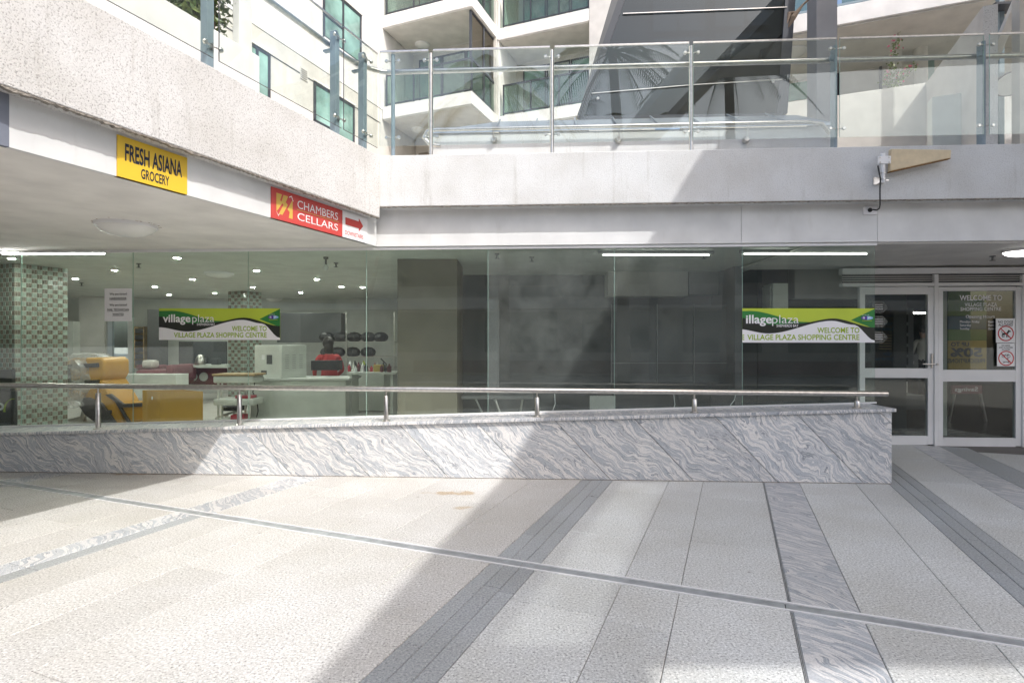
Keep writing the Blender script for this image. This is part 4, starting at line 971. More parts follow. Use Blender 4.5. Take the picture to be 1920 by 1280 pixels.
# ================================================================== INSIDE: MALL BEHIND THE DOORS
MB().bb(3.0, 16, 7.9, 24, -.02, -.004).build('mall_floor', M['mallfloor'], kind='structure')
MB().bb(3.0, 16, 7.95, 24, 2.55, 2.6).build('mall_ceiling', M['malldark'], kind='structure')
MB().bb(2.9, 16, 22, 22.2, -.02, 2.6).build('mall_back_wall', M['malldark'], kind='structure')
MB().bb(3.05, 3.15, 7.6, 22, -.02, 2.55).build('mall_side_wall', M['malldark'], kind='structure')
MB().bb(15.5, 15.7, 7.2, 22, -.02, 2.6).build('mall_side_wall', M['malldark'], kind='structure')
def px(x0, y0, x1, y1, Y, dp, mat, name, parent=None, bev=.004, **kw):
    a_, b_ = at(x0,y1,Y), at(x1,y0,Y)
    return MB().bb(a_.x, b_.x, a_.y, a_.y+dp, a_.z, b_.z).build(name, M[mat], parent, bev=bev, **kw)
def mtext(s, xc, yb, h, wd, Y, mat, parent, mirror=True, bold=.01):
    o = at(xc, yb, Y); text(s, o, V((1,0,0)), Z, h*Y/F, wd*Y/F, M[mat], parent, align='C', mirror=mirror, bold=bold)
po = thing('lottery_poster', at(1675,690,8.6), 'yellow lottery poster with mirrored lettering behind the left door', 'poster')
px(1641, 594, 1676, 692, 8.6, .02, 'postery', 'sheet', po); px(1641, 580, 1676, 593.6, 8.6, .02, 'posterb', 'header', po)
mtext('NSW', 1664, 610, 6, 16, 8.597, 'posterb', po); mtext('Lotteries', 1658, 619, 6.5, 33, 8.597, 'posterb', po)
mtext('NSW', 1664, 666, 6, 16, 8.597, 'posterb', po); mtext('Lotteries', 1658, 675, 6.5, 33, 8.597, 'posterb', po)
for yy in range(628, 656, 5): px(1648, yy, 1672, yy+1.5, 8.598, .001, 'wood', 'print_line', po, 0)
pn = thing('picture_panel', at(1698,690,9.0), 'tall panel of dark pictures inside the left door', 'panel')
px(1684, 578, 1713, 692, 9.0, .03, 'bluecol', 'board', pn)
for k in range(5): px(1690, 590+k*20, 1703, 604+k*20, 8.99, .008, 'black', 'picture', pn, 0)
pm = thing('poster_reflection', at(1810,692,8.5), 'painted reflection of a sale poster with mirrored UP TO 50% lettering, right door', 'poster')
px(1778, 545, 1850, 592, 8.5, .02, 'postero', 'sheet', pm); px(1778, 592.3, 1850, 617, 8.5, .02, 'posterb', 'sheet', pm); px(1778, 617.3, 1850, 638, 8.5, .02, 'postero', 'sheet', pm); px(1778, 638.3, 1850, 692, 8.5, .02, 'postery', 'sheet', pm)  # reflection of a poster painted as flat coloured sheets behind the door
mtext('UP TO', 1800, 649, 8, 34, 8.497, 'navy', pm, bold=.03); mtext('50%', 1812, 668, 16, 60, 8.497, 'navy', pm, bold=.04); mtext('PRESCRIPTIONS', 1812, 680, 8, 70, 8.497, 'navy', pm, bold=.02)
px(1766.5, 546, 1776, 820, 8.1, .05, 'saloncab', 'white_jamb', label='pale jamb strip seen through the right door', cat='jamb')
lt = px(1688, 585, 1740, 588, 12, .06, 'tube', 'tube_light', label='lit strip light deep inside the left door', cat='light')
px(1700, 655, 1745, 688, 15, .6, 'dgrey', 'service_counter', label='dark service counter deep inside the left door', cat='counter')
# trolley / red stool silhouettes low behind the right door
rs = thing('red_banner_stand', at(1812,745,9.5), 'low red banner stand behind the right door', 'stand')
px(1785, 722, 1842, 738, 9.5, .03, 'maroon', 'banner', rs); mtext('Savings', 1812, 733, 8, 44, 9.495, 'signw', rs)
for xx in (1790, 1838): p = at(xx, 738, 9.5); MB().tube([p, V((p.x+(.1 if xx > 1800 else -.1), p.y, 0))], .02, 8).build('leg', M['steel'], rs)
bo = thing('board_sign', at(1690,760,9.3), 'dark freestanding board reading OPEN backwards inside the left door', 'sign')
px(1672, 664, 1722, 690, 9.3, .03, 'bluecol', 'board', bo); mtext('OPEN', 1697, 685, 12, 34, 9.295, 'signw', bo)
px(1662, 715, 1702, 736, 9.3, .03, 'greyw', 'board', bo); px(1662, 741, 1735, 768, 9.4, .4, 'dgrey', 'bin', bo)

# ================================================================== BANNERS AND NOTICE ON THE GLASS
def banner(x0, x1, y0, y1, clipx, lab, extra=False):
    """printed banner: lime ground, green and black waves, white foot"""
    Yb = Y_GL-.006
    t = thing('banner', fr((x0+x1)/2, y1, Yb), lab, 'banner')
    w_, h_ = x1-x0, y1-y0
    P = lambda u, v, k=0: fr(x0+w_*u, y1-h_*v, Yb-.0012*k)
    L_ = clipx
    def under(curve, lo=0.0, k=1, u0=None, u1=1.0, n=40):
        u0 = L_ if u0 is None else u0
        us = [u0+(u1-u0)*i/n for i in range(n+1)]
        m = MB()
        for i in range(n):
            a_, b_ = us[i], us[i+1]; la, lb = (lo(a_), lo(b_)) if callable(lo) else (lo, lo)
            m.sheet([P(a_,la,k), P(b_,lb,k), P(b_,curve(b_),k), P(a_,curve(a_),k)])
        return m
    def interp(tab):
        def f(u):
            for (a0, b0), (a1, b1) in zip(tab, tab[1:]):
                if u <= a1:
                    s_ = max(0, min(1, (u-a0)/(a1-a0))); s_ = s_*s_*(3-2*s_); return b0+(b1-b0)*s_
            return tab[-1][1]
        return f
    gtop = interp([(0,.92), (.1,.925), (.5,.60), (.6,.58), (1.0,.58)])
    ktop = interp([(0,.74), (.25,.52), (.45,.56), (.70,.705), (1.0,.44)])
    wtop = interp([(0,.40), (.23,.265), (.69,.635), (.85,.52), (1.0,.06)])
    MB().prism([P(L_,0), P(1,0), P(1,1), P(L_,1)], N*.003).build('backing', M['lime'], t)
    under(gtop, .3, 1, u1=.55).build('green_wave', M['bgreen'], t)
    MB().sheet([P(.83,.66,1), P(1,.4,1), P(1,.985,1)]).build('green_corner', M['bgreen'], t)
    under(ktop, wtop, 2).build('black_wave', M['bblack'], t)
    under(wtop, 0, 3).build('white_foot', M['signw'], t)
    k = P(.5,.5).y/F
    def tx(s, u, v, hpx, wpx, mat, al_='L', bold=.0, kk=4):
        return text(s, P(u,v,kk), S, Z, hpx*k, wpx*k, M[mat], t, align=al_, bold=bold)
    if extra: tx('illage', .068, .565, .255*h_, .185*w_, 'signw', bold=.022)
    else: tx('village', .032, .565, .255*h_, .238*w_, 'signw', bold=.022)
    tx('plaza', (.275 if not extra else .258), .565, .255*h_, .188*w_, 'signw', bold=-.006)
    tx('SHEPHERDS BAY', (.463 if not extra else .448), .455, .08*h_, .155*w_, 'signw', 'R', .008)
    tx('WELCOME TO', .89, .285, .16*h_, .295*w_, 'lime2', 'R', .02)
    tx('VILLAGE PLAZA SHOPPING CENTRE', .89, .08, .16*h_, .79*w_, 'lime2', 'R', .02)
    if extra: tx('E', L_+.002, .08, .16*h_, .012*w_, 'lime2', 'L', .02)
    n = 20; c_ = (.945, .72)
    el = lambda a0, a1: [P(c_[0]+.043*math.cos(a0+(a1-a0)*i/n), c_[1]+.055*math.sin(a0+(a1-a0)*i/n), 4) for i in range(n+1)]
    MB().sheet(el(math.pi/2, 3*math.pi/2)).build('badge', M['purple'], t); MB().sheet(el(-math.pi/2, math.pi/2)).build('badge', M['sky_blue'], t)
    tx('S', .922, .695, .06*h_, .016*w_, 'signw', 'C', .02, 5); tx('P', .962, .695, .06*h_, .016*w_, 'signw', 'C', .02, 5)
    tx('managed by', .935, .80, .022*h_, .05*w_, 'signw', 'C'); MB().sheet([P(.91,.635,4), P(.98,.635,4), P(.98,.648,4), P(.91,.648,4)]).build('small_print', M['lime'], t)
    return t
banner(298, 525, 578, 637, 0, 'left lime and black welcome banner on the glass, beside the hiring notice')
b2 = banner(1381, 1640, 578, 642, .042, 'right lime and black welcome banner on the glass, by the entrance doors', True)
nt_ = thing('hiring_notice', fr(222,602,Y_GL-.004), 'white printed hiring notice taped to the glass', 'notice')
sk(196, 541, 247, 602, Y_GL-.004, .002, 'paper_sheet', 'paper', nt_, 0)
for s, y, wd, ul in (('We are hiring!', 553, 34, 0), ('HAIRDRESSER', 561.5, 33, 1), ('We are hiring!', 573.5, 34, 0), ('NAIL TECHNICIAN', 582.5, 42, 1), ('WANTED', 591, 22, 1)):
    o = fr(221.5, y, Y_GL-.0052); k = o.y/F
    text(s, o, S, Z, 4.2*k, wd*k, M['black'], nt_, align='C', bold=.02)
    if ul: o2 = fr(221.5-wd/2, y+1.4, Y_GL-.0052); MB().sheet([o2, o2+S*wd*k, o2+S*wd*k+Z*.5*k, o2+Z*.5*k]).build('underline', M['black'], nt_)

# ================================================================== INSIDE: SALON
ZF = .15
salon = [frX(-15,0,Y_GL+.05), frX(XA0-.3,0,Y_GL+.05), V((XA0-.3,13.2,0)), V((-15,13.2,0))]
MB().prism([p+Z*(ZF-.05) for p in salon], Z*.05).build('salon_floor', M['salonfloor'], kind='structure')
MB().prism([p+Z*2.395 for p in salon], Z*.04).build('salon_ceiling', M['salonwhite'], kind='structure')
MB().bb(-15.2, -15, 4.5, 13.3, 0, 2.6).build('salon_side_wall', M['salonwall'], kind='structure')
wx0, wx1, wz0, wz1 = at(203,600,13.2).x, at(246,600,13.2).x, at(220,693,13.2).z, at(220,600,13.2).z
wl = MB().bb(-15, wx0, 13.2, 13.4, 0, 2.395).bb(wx1, XA0, 13.2, 13.4, 0, 2.395).bb(wx0, wx1, 13.2, 13.4, 0, wz0).bb(wx0, wx1, 13.2, 13.4, wz1, 2.395).build('salon_back_wall', M['salonwall'], kind='structure')
rwn = thing('rear_window', V(((wx0+wx1)/2,13.2,wz0)), 'small bright window in the salon back wall with white frame', 'window')
MB().bb(wx0-.08, wx0+.02, 13.15, 13.3, wz0-.06, wz1+.06).bb(wx1-.05, wx1+.08, 13.15, 13.3, wz0-.06, wz1+.06).bb(wx0+.02, wx1-.05, 13.15, 13.3, wz0-.1, wz0).build('window_frame', M['alum'], rwn)
MB().bb(wx0, wx1, 13.3, 13.306, wz0, wz1).build('pane', M['bglass'], rwn)
gx = (wx0+wx1)/2
MB().bb(gx-3, gx+3, 17, 17.2, 0, 1.0).build('garden_wall', M['bwhite'], label='white garden wall seen through the salon rear window', cat='wall')
gp = thing('garden_tree', V((gx-.2,16.2,0)), 'pale flowering tree seen through the salon rear window', 'tree')
MB().tube([V((gx-.3,16.2,0)), V((gx-.2,16.2,1)), V((gx-.35,16.2,2.2))], [.09,.06,.03], 8).build('trunk', M['bark'], gp)
m = MB(); leaves(m, V((gx-.2,16.1,1.9)), .9, .6, .5, 900, .12, 14); m.build('crown', M['leaf2'], gp)
MB().bb(gx-.35, gx+.5, 14.6, 15.2, -.02, .78).build('garden_planter', M['saloncab'], bev=.02, label='cream square planter box outside the salon rear window', cat='planter')
# lamps in the salon ceiling
def strip(x0, x1, y, z, lab, dim=False):
    p, q_ = onz(x0, y, z), onz(x1, y, z)
    t = thing('strip_light', (p+q_)/2, lab, 'strip light')
    d = (q_-p).normalized(); s_ = d.cross(Z)
    MB().tube([p, q_], .007 if dim else .013, 10).build('tube', M['lit2' if dim else 'tube'], t, smooth=True)
    MB().box(p-s_*.02+Z*.016-d*.05, d*((q_-p).length+.1), s_*.04, Z*(2.394-z-.017)).build('housing', M['bluecol' if dim else 'saloncab'], t)
strip(5, 195, 475, 2.345, 'lit strip light on the salon ceiling at the left edge')
strip(1130, 1330, 478, 2.35, 'lit strip light over the dark shop, left of the pair', True)
strip(1395, 1625, 476, 2.35, 'lit strip light over the dark shop, right of the pair', True)
dls = [(22,484),(141,522),(215,506),(332,483),(115,546),(290,537),(317,552),(361,523),(403,549),(474,538),(481,507),(564,548),(594,523),(640,537),(541,560),(590,562),(680,538)]
t0 = None
ORD = ['first','second','third','fourth','fifth','sixth','seventh','eighth','ninth','tenth','eleventh','twelfth','thirteenth','fourteenth','fifteenth','sixteenth','seventeenth']; nth = 0
for x, y in sorted(dls):
    c = onz(x, y, 2.392)
    if c.y > 12.8 or c.y < 6.1: continue
    nth += 1
    t = thing('downlight', c, 'round recessed ceiling downlight, %s counted from the left edge' % ORD[nth-1], 'downlight', 'salon ceiling downlights')
    if t0 is None:
        r_ = MB().lathe(c, [(.075,0), (.075,-.006), (.055,-.008)], seg=16).build('trim_ring', M['alum'], t, smooth=True)
        g_ = MB().lathe(c, [(.036,-.0085), (.036,-.0095)], seg=16).build('lamp_face', M['lit'], t)
        t0 = (c, r_, g_)
    else:
        for s_ in t0[1:]: dupmesh(s_, WP[s_.name]-t0[0]+c, t)
oyster(onz(411, 511, 2.393), .2, 'flat round vent disc on the salon ceiling', cat='vent')
oyster(onz(516, 560, 2.393), .2, 'white bowl lamp on the salon ceiling near the back')
for i, (x, y) in enumerate(((260,494), (153,530), (630,493))): sprinkler(onz(x, y, 2.392), ['sprinkler on the salon ceiling above the left banner', 'sprinkler on the salon ceiling beside the tiled column', 'sprinkler on the salon ceiling by the dark shop'][i])
p = onz(611, 482, 2.392); bu = thing('bare_bulb', p, 'bare light bulb hanging from the salon ceiling', 'light bulb')
MB().lathe(p, [(.03,0), (.03,-.02), (.012,-.03), (.012,-.09)], seg=12).build('holder', M['dgrey'], bu); MB().ball(p-Z*.13, .032, .032, .042).build('bulb', M['oyster'], bu, smooth=True)
# mosaic columns
def mosaic(c, wa, wb, z0, z1, lab, cell=.062):
    """c = corner nearest the doors; wa along A, wb to the left along -B"""
    t = thing('tiled_column', c+Z*z0, lab, 'column')
    MB().box(c+Z*z0, A*wa, -B*wb, Z*(z1-z0)).build('column_core', M['grout'], t)
    na, nb, nz = int(wa/cell), int(wb/cell), int((z1-z0)/cell)
    g = .003; src = {}; brown = MB(); count = 0
    for face in (0, 1):
        d, nrm, nn = (A, B, na) if face == 0 else (-B, -A, nb)
        ca = (wa if face == 0 else wb)/nn; hz = (z1-z0)/nz; extra = MB()
        for j in range(nz):
            for i in range(nn):
                o = c + d*(i*ca+g) + Z*(z0+j*hz+g)
                if (i+j) % 2:
                    for k in range(2): brown.box(o+d*(k*(ca/2)), d*(ca/2-2*g), nrm*.004, Z*(hz-2*g))
                elif face == 0 and count < 300:
                    if 'g' not in src: src['g'] = (MB().box(o, d*(ca-2*g), nrm*.005, Z*(hz-2*g)).build('tile', M['tileg'], t), o)
                    else: s_, so_ = src['g']; dupmesh(s_, WP[s_.name]-so_+o, t, 'tile')
                    count += 1
                else: extra.box(o, d*(ca-2*g), nrm*.005, Z*(hz-2*g))
        if extra.v: extra.build('side_tiles', M['tileg'], t, kind='stuff')
    brown.build('brown_tiles', M['tileb'], t, kind='stuff')
cc = onz(28, 493, 2.392); cc.z = 0
mosaic(cc, .62, .9, ZF, 2.392, 'green and brown mosaic column at the left edge')
c2 = at(457, 640, 11.2); c2.z = 0
mosaic(c2, .45, .42, ZF, 2.392, 'mosaic tiled column deep in the salon behind the left banner', .07)
MB().bb(at(-60,640,6.8).x, at(29,640,6.8).x, 6.75, 6.8, .62, 1.02).build('black_display', M['black'], label='black display box with a green edge strip at the far left', cat='display')
gs = at(-40, 722, 6.74); ge = at(20, 722, 6.74)
lg = thing('black_panel_sign', at(8,790,6.6), 'black panel with part of a green and white logo at the left edge', 'sign')
px(-80, 733, 29, 806, 6.62, .03, 'black', 'panel', lg); px(-80, 718, 22, 721, 6.73, .02, 'lime', 'green_strip', lg, 0)
o_ = at(-6, 765, 6.615); arc = []
for i in range(13): a_ = math.radians(185-i*9); arc.append(at(22+16*math.cos(a_), 770-22*math.sin(a_), 6.612))
m = MB()
for i in range(12): m.add([arc[i], arc[i+1], arc[i+1]+V((.022,0,.012)), arc[i]+V((.028,0,0))], [(0,1,2,3)])
m.build('logo_arc', M['lime'], lg); text('o', at(-8,768,6.612), V((1,0,0)), Z, .13, .1, M['signw'], lg, bold=.03, name='logo_ring')
# reclining chair in a plastic bag
chair = thing('recliner_chair', at(205,798,8.3), 'mustard and dark reclining salon chair with plastic over its backrest', 'chair')
Yc = 8.3
def prof(pts, dp, mat, nm, Y0=Yc, bev=.03):
    return MB().prism([at(x, y, Y0) for x, y in pts], V((0, dp, 0))).build(nm, M[mat], chair, bev=bev, smooth=True)
prof([(122,690),(124,676),(135,671),(188,670),(196,676),(196,702),(188,716),(126,716)], .55, 'leather', 'headrest')
prof([(126,718),(190,712),(214,752),(232,795),(184,795),(160,770),(140,752),(128,742)], .55, 'leather', 'backrest')
prof([(121,684),(182,680),(183,688),(128,691),(130,714),(183,712),(183,719),(122,721)], .05, 'dleather', 'headrest_trim', Yc-.04, .008)
prof([(138,748),(166,745),(190,756),(222,800),(238,792),(214,752),(196,740),(206,738),(230,757),(266,755),(266,762),(226,764),(246,796),(222,806),(186,797),(160,779)], .05, 'dleather', 'side_trim', Yc-.04, .008)
prof([(168,768),(206,769),(206,776),(172,775)], .05, 'dleather', 'side_strap', Yc-.045, .008)
prof([(222,757),(268,752),(268,788),(238,797)], .55, 'leather', 'seat')
prof([(150,780),(156,750),(158,750),(158,790),(120,792),(118,788)], .06, 'steel', 'base_leg', Yc+.2, .01)
m = MB(); random.seed(11); ring_ = []
n, rr = 26, 9
for j in range(rr+1):
    y = 664 + j*10.5
    row = []
    for i in range(n):
        an = 2*math.pi*i/n; wv = random.uniform(.93, 1.1)
        cx, hw = (158+j*.9, (40 if 0 < j < rr-2 else 30)*wv)
        q_ = at(cx+math.cos(an)*hw, y+random.uniform(-2.5,2.5), Yc+.27); q_.y = Yc+.27+math.sin(an)*.40*wv; row.append(q_)
    ring_.append(row)
vs = [v_ for r_ in ring_ for v_ in r_]
fs = [(j*n+i, j*n+(i+1)%n, (j+1)*n+(i+1)%n, (j+1)*n+i) for j in range(rr) for i in range(n)] + [list(range(n))]
m.add(vs, fs).build('plastic_cover', M['plastic'], chair)
# box, trolley, cabinet on counter
ybx = thing('mustard_box', at(325,797,7.9), 'open mustard cardboard box on the salon floor', 'box')
a_ = at(267,797,8.15); b_ = at(300,800,7.85); c_ = at(380,797,7.95)
for p_, q_ in ((a_, b_), (b_, c_), (c_, c_+(a_-b_)), (a_, a_+(c_-b_))):
    zb_ = ZF+.002; hh = .50
    p_ = V((p_.x,p_.y,zb_)); q_ = V((q_.x,q_.y,zb_)); d = (q_-p_); nn_ = d.normalized().cross(Z)
    MB().box(p_, d, -nn_*.012, Z*hh).build('side_panel', M['carton'], ybx)
px(284, 743, 290, 749, 7.97, .003, 'paper', 'label_patch', ybx, 0)
tr = thing('salon_trolley', at(436,795,8.2), 'white three tier salon trolley with wooden top', 'trolley')
def tray(x0, x1, y0, y1, mat='salonwhite'):
    px(x0, y0, x1, y1, 8.2, .38, mat, 'tray', tr, .02)
tray(399, 474, 705, 718); tray(399, 474, 748, 760); tray(399, 474, 788, 796)
px(397, 701, 476, 704.8, 8.19, .40, 'wood', 'wooden_top', tr)
for xx in (407, 414, 458, 465): px(xx, 718.2, xx+3, 788, 8.22 if xx in (407,465) else 8.5, .025, 'salonwhite', 'leg', tr, 0)
px(441, 742, 470, 748, 8.3, .2, 'pinkred', 'red_basket', tr); px(432, 778, 458, 788, 8.3, .2, 'pinkred', 'red_basket', tr)
ct = thing('reception_counter', at(590,790,8.9), 'long pale reception counter in the salon', 'counter')
px(470, 713, 648, 790, 8.75, .6, 'saloncab', 'front_panel', ct); px(462, 709, 655, 712.8, 8.70, .7, 'salonwhite', 'counter_top', ct)
px(650, 694, 720, 770, 9.6, .5, 'saloncab', 'return_panel', ct)
wc = thing('white_machine', at(526,712,8.85), 'white vented metal machine cabinet standing on the reception counter', 'machine')
q0, q1, q2 = at(477,708,8.95), at(528,709,8.72), at(575,707,8.98); zb_ = q1.z; hh = .52
for v_ in (q0, q1, q2): v_.z = zb_
MB().prism([q0, q1, q2, q2+(q0-q1)], Z*hh).build('casing', M['salonwhite'], wc, bev=.01)
def onface(p_, q_, u, v): return p_ + (q_-p_)*u + Z*(hh*v)
def facebox(p_, q_, u0, u1, v0, v1, mat, nm):
    n_ = (q_-p_).normalized().cross(Z); a_ = onface(p_,q_,u0,v0)
    MB().box(a_, (q_-p_)*(u1-u0), n_*.004, Z*(hh*(v1-v0))).build(nm, M[mat], wc)
facebox(q0, q1, .46, .66, .42, .70, 'dgrey', 'vent_grille'); facebox(q0, q1, .26, .46, .10, .22, 'dgrey', 'socket_plate'); facebox(q0, q1, .28, .38, .55, .70, 'paper', 'warning_label')
for r_ in range(7):
    for k in (.14, .42, .70): facebox(q1, q2, k, k+.14, .30+r_*.065, .315+r_*.065, 'bluecol', 'louvre')
for p_ in (q0, q1, q2): MB().tube([p_+Z*-.02, p_+Z*.002], .02, 8).build('foot', M['black'], wc)
MB().tube([at(489,702,8.85), at(482,706,8.8), at(478,716,8.7), at(474,735,8.6), at(482,752,8.6), at(484,770,8.6), at(479,790,8.6)], .008, 8).build('power_cord', M['black'], label='black power cord hanging from the white machine', cat='cord')
# background furniture
px(519, 586, 640, 642, 11.6, .4, 'dgrey', 'wall_cabinet', label='row of dark wall cabinets at the back of the salon', cat='cabinet', bev=.01)
px(335, 640, 424, 686, 11.9, .05, 'dgrey', 'splashback', label='dark tiled splashback behind the kettle', cat='splashback')
kb = px(338, 684, 424, 689, 11.2, .6, 'saloncab', 'kitchen_bench', label='narrow pale bench top with a kettle on it', cat='bench')
px(342, 690, 424, 730, 11.5, .05, 'maroon', 'low_cabinet', label='dark red low cabinet with white rings under the kettle bench', cat='cabinet')
for xx in (362, 382): p = at(xx, 706, 11.48); MB().lathe(p, [(.09,0), (.09,.01), (.05,.012)], axis=V((0,-1,0)), seg=18).build('towel_ring', M['salonwhite'], label=('left' if xx == 362 else 'right')+' pale round towel roll on the dark red low cabinet', cat='towel roll')
kt = thing('kettle', at(376,684,11.1), 'steel kettle on the narrow bench', 'kettle')
c_ = at(376,684,11.3); MB().lathe(c_, [(.10,0), (.105,.03), (.09,.14), (.06,.19), (.02,.21)], seg=18).build('kettle_body', M['steel'], kt, smooth=True)
MB().tube([c_+V((.08,0,.17)), c_+V((.15,0,.16)), c_+V((.15,0,.06)), c_+V((.10,0,.03))], .012, 8).build('handle', M['black'], kt, smooth=True)
ts = px(395, 672, 408, 684, 11.3, .16, 'dgrey', 'toaster', label='small dark toaster beside the kettle', cat='toaster', bev=.02)
px(148, 556, 196, 666, 12.6, .06, 'stucco2', 'wall_poster', label='large pale grey wall poster at the back of the salon', cat='poster')
px(116, 602, 137, 720, 12.4, .5, 'salonwhite', 'tall_locker', label='tall white locker between the mosaic column and the wall poster', cat='locker')
px(276, 580, 300, 690, 12.5, .3, 'dgrey', 'dark_door', label='dark timber door behind the left banner', cat='door')
rk = thing('towel_rack', at(260,690,12.5), 'wall rack of folded dark towels right of the rear window', 'rack')
for k in range(6): px(253, 616+k*12, 268, 624+k*12, 12.6, .3, 'trouser', 'folded_towel', rk)
px(251, 612, 253, 690, 12.6, .3, 'wood', 'rack_side', rk); px(268, 612, 270, 690, 12.6, .3, 'wood', 'rack_side', rk)
sf = thing('sofa', at(290,720,10.5), 'maroon armchair with a pale cushion in the salon', 'sofa')
px(252, 693, 322, 722, 10.6, .8, 'maroon', 'seat', sf, .06); px(252, 684, 300, 694, 11.1, .3, 'maroon', 'backrest', sf, .06); px(308, 684, 326, 716, 10.55, .8, 'maroon', 'armrest', sf, .06); px(264, 675, 288, 690, 10.8, .2, 'cream', 'cushion', sf, .05)
px(213, 702, 330, 745, 10.2, .4, 'salonwhite', 'low_cupboard', label='low white cupboard behind the reclining chair', cat='cupboard')
bgs = thing('stock_shelf', at(645,700,11.4), 'metal shelf stacked with black bags beside the dark shop', 'shelf')
for yy in (640, 668, 690): px(604, yy, 740, yy+1.5, 11.3, .5, 'steel', 'shelf_board', bgs, 0)
for xx in (648, 738): px(xx, 585, xx+2, 700, 11.3, .04, 'steel', 'shelf_post', bgs, 0)
random.seed(5)
for k in range(9):
    x = 612+ (k % 5)*25+random.uniform(-4,4); y = 632 if k < 5 else 660
    p = at(x, y, 11.5); MB().ball(p, .16, .16, .11, 9, 6).build('black_bag', M['black'], bgs)
for k in range(4): p = at(640+k*14+random.uniform(-3,3), 690, 9.8); MB().lathe(p, [(.03,0), (.03,.09), (.012,.11), (.012,.13)], seg=10).build('nail_bottle', M[('pinkred','paper','black','lime')[k]], label='%s small bottle on the pale counter return by the dark shop' % ('red','white','black','green')[k], cat='bottle', smooth=True)
px(583, 676, 634, 694, 9.3, .25, 'black', 'black_monitor', label='black monitor back on the reception counter in front of the red-clothed person', cat='monitor')
st_ = thing('salon_stool', at(425,795,8.7), 'dark round salon stool behind the trolley', 'stool')
c_ = at(440,768,8.7); MB().lathe(c_, [(.17,0), (.18,.02), (.18,.06), (.15,.08)], seg=20).build('seat', M['black'], st_, smooth=True)
MB().tube([V((c_.x,c_.y,ZF+.1)), c_], .025, 10).build('stem', M['steel'], st_)
for k in range(5): an_ = k*1.257; MB().tube([V((c_.x,c_.y,ZF+.12)), V((c_.x+.25*math.cos(an_), c_.y+.25*math.sin(an_), ZF+.05))], .015, 8).ball(V((c_.x+.25*math.cos(an_), c_.y+.25*math.sin(an_), ZF+.03)), .03,.03,.03,8,6).build('leg', M['steel'], st_)
random.seed(21)
dk = thing('nail_desk', at(672,700,8.9), 'white manicure desk cluttered with jars beside the brown column', 'desk')
px(652, 698, 742, 702, 8.9, .5, 'salonwhite', 'desk_top', dk); px(655, 702.3, 660, 780, 8.95, .4, 'saloncab', 'desk_leg', dk); px(732, 702.3, 737, 780, 8.95, .4, 'saloncab', 'desk_leg', dk)
for k in range(14):
    c_ = at(656+k*5.8+random.uniform(-1.5,1.5), 698, 9.0+random.uniform(0,.3)); c_.z = at(652,698,8.9).z; h_ = random.uniform(.06,.16); w_ = random.uniform(.018,.035)
    MB().lathe(c_, [(w_,0), (w_,h_*.7), (w_*.4,h_*.8), (w_*.4,h_)], seg=10).build('jar', M[random.choice(('paper','pinkred','black','maroon','salonwhite','lime2'))], dk, smooth=True)
px(700, 684, 716, 698, 9.1, .2, 'postery', 'tissue_box', dk)
MB().tube([at(722,698,9.0), at(724,682,9.0), at(714,672,8.95)], .01, 8).build('desk_lamp_arm', M['black'], dk)
# ------------------------------------------------------------------ dark shop behind the right-hand panes
XD = at(745, 640, 6.95).x
cl_ = px(745, 484, 857, 830, 6.95, .8, 'brownboard', 'boxed_column', bev=.004, label='tall brown boxed column just behind the shop glass', cat='column')
ds = thing('dark_partition', at(1100,780,8.6), 'dark grey panelled partition inside the shuttered shop', 'partition')
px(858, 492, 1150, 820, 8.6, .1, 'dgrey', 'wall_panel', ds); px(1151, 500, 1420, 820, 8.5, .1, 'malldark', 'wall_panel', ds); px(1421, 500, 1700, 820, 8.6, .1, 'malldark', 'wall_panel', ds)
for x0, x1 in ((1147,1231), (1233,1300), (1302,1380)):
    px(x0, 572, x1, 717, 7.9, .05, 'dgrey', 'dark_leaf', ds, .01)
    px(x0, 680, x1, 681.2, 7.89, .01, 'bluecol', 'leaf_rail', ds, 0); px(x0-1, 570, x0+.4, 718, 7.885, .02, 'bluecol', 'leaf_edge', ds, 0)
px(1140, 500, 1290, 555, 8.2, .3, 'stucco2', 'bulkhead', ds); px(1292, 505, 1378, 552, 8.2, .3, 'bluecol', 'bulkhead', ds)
wu = thing('white_cupboard', at(1468,640,7.8), 'pale upright cupboard above the right banner', 'cupboard')
px(1449, 531, 1478, 640, 7.8, .3, 'saloncab', 'cupboard_door', wu); px(1444, 536, 1448.6, 640, 7.85, .25, 'salonwhite', 'cupboard_side', wu); px(1443, 548, 1447, 552, 7.8, .04, 'steel', 'handle', wu, 0)
px(1490, 490, 1612, 560, 8.2, .2, 'stucco2', 'grey_bulkhead', label='grey bulkhead over the right banner', cat='bulkhead')
px(915, 560, 935, 735, 7.4, .3, 'bluecol', 'upright_panel', label='narrow grey upright panel beside the brown column', cat='panel')
px(1106, 742, 1154, 775, 7.0, .02, 'salonwhite', 'white_offcut', label='white board offcut leaning low behind the glass', cat='board')
tn = thing('trestle_table', at(900,770,7.3), 'light trestle table behind the glass right of the brown column', 'table')
px(865, 742, 1000, 748, 7.3, .6, 'bluecol', 'table_top', tn)
for x0, x1 in ((892,912), (928,944), (980,972)): MB().tube([at(x0,748,7.35), at(x1,790,7.3)], .015, 8).build('leg', M['steel'], tn)
for i, (x0, y0, x1, y1) in enumerate(((1040,738,1034,776), (1263,738,1260,778), (1380,735,1366,764))):
    MB().tube([at(x0,y0,6.3), at((x0+x1)/2+4,(y0+y1)/2,6.3), at(x1,y1,6.25)], .005, 6).build('loose_cable', M['paper'], label=['thin white cable hanging behind the glass left of centre', 'thin white cable hanging behind the glass near the fifth rail post', 'thin curved white cable behind the glass below the right banner'][i], cat='cable')
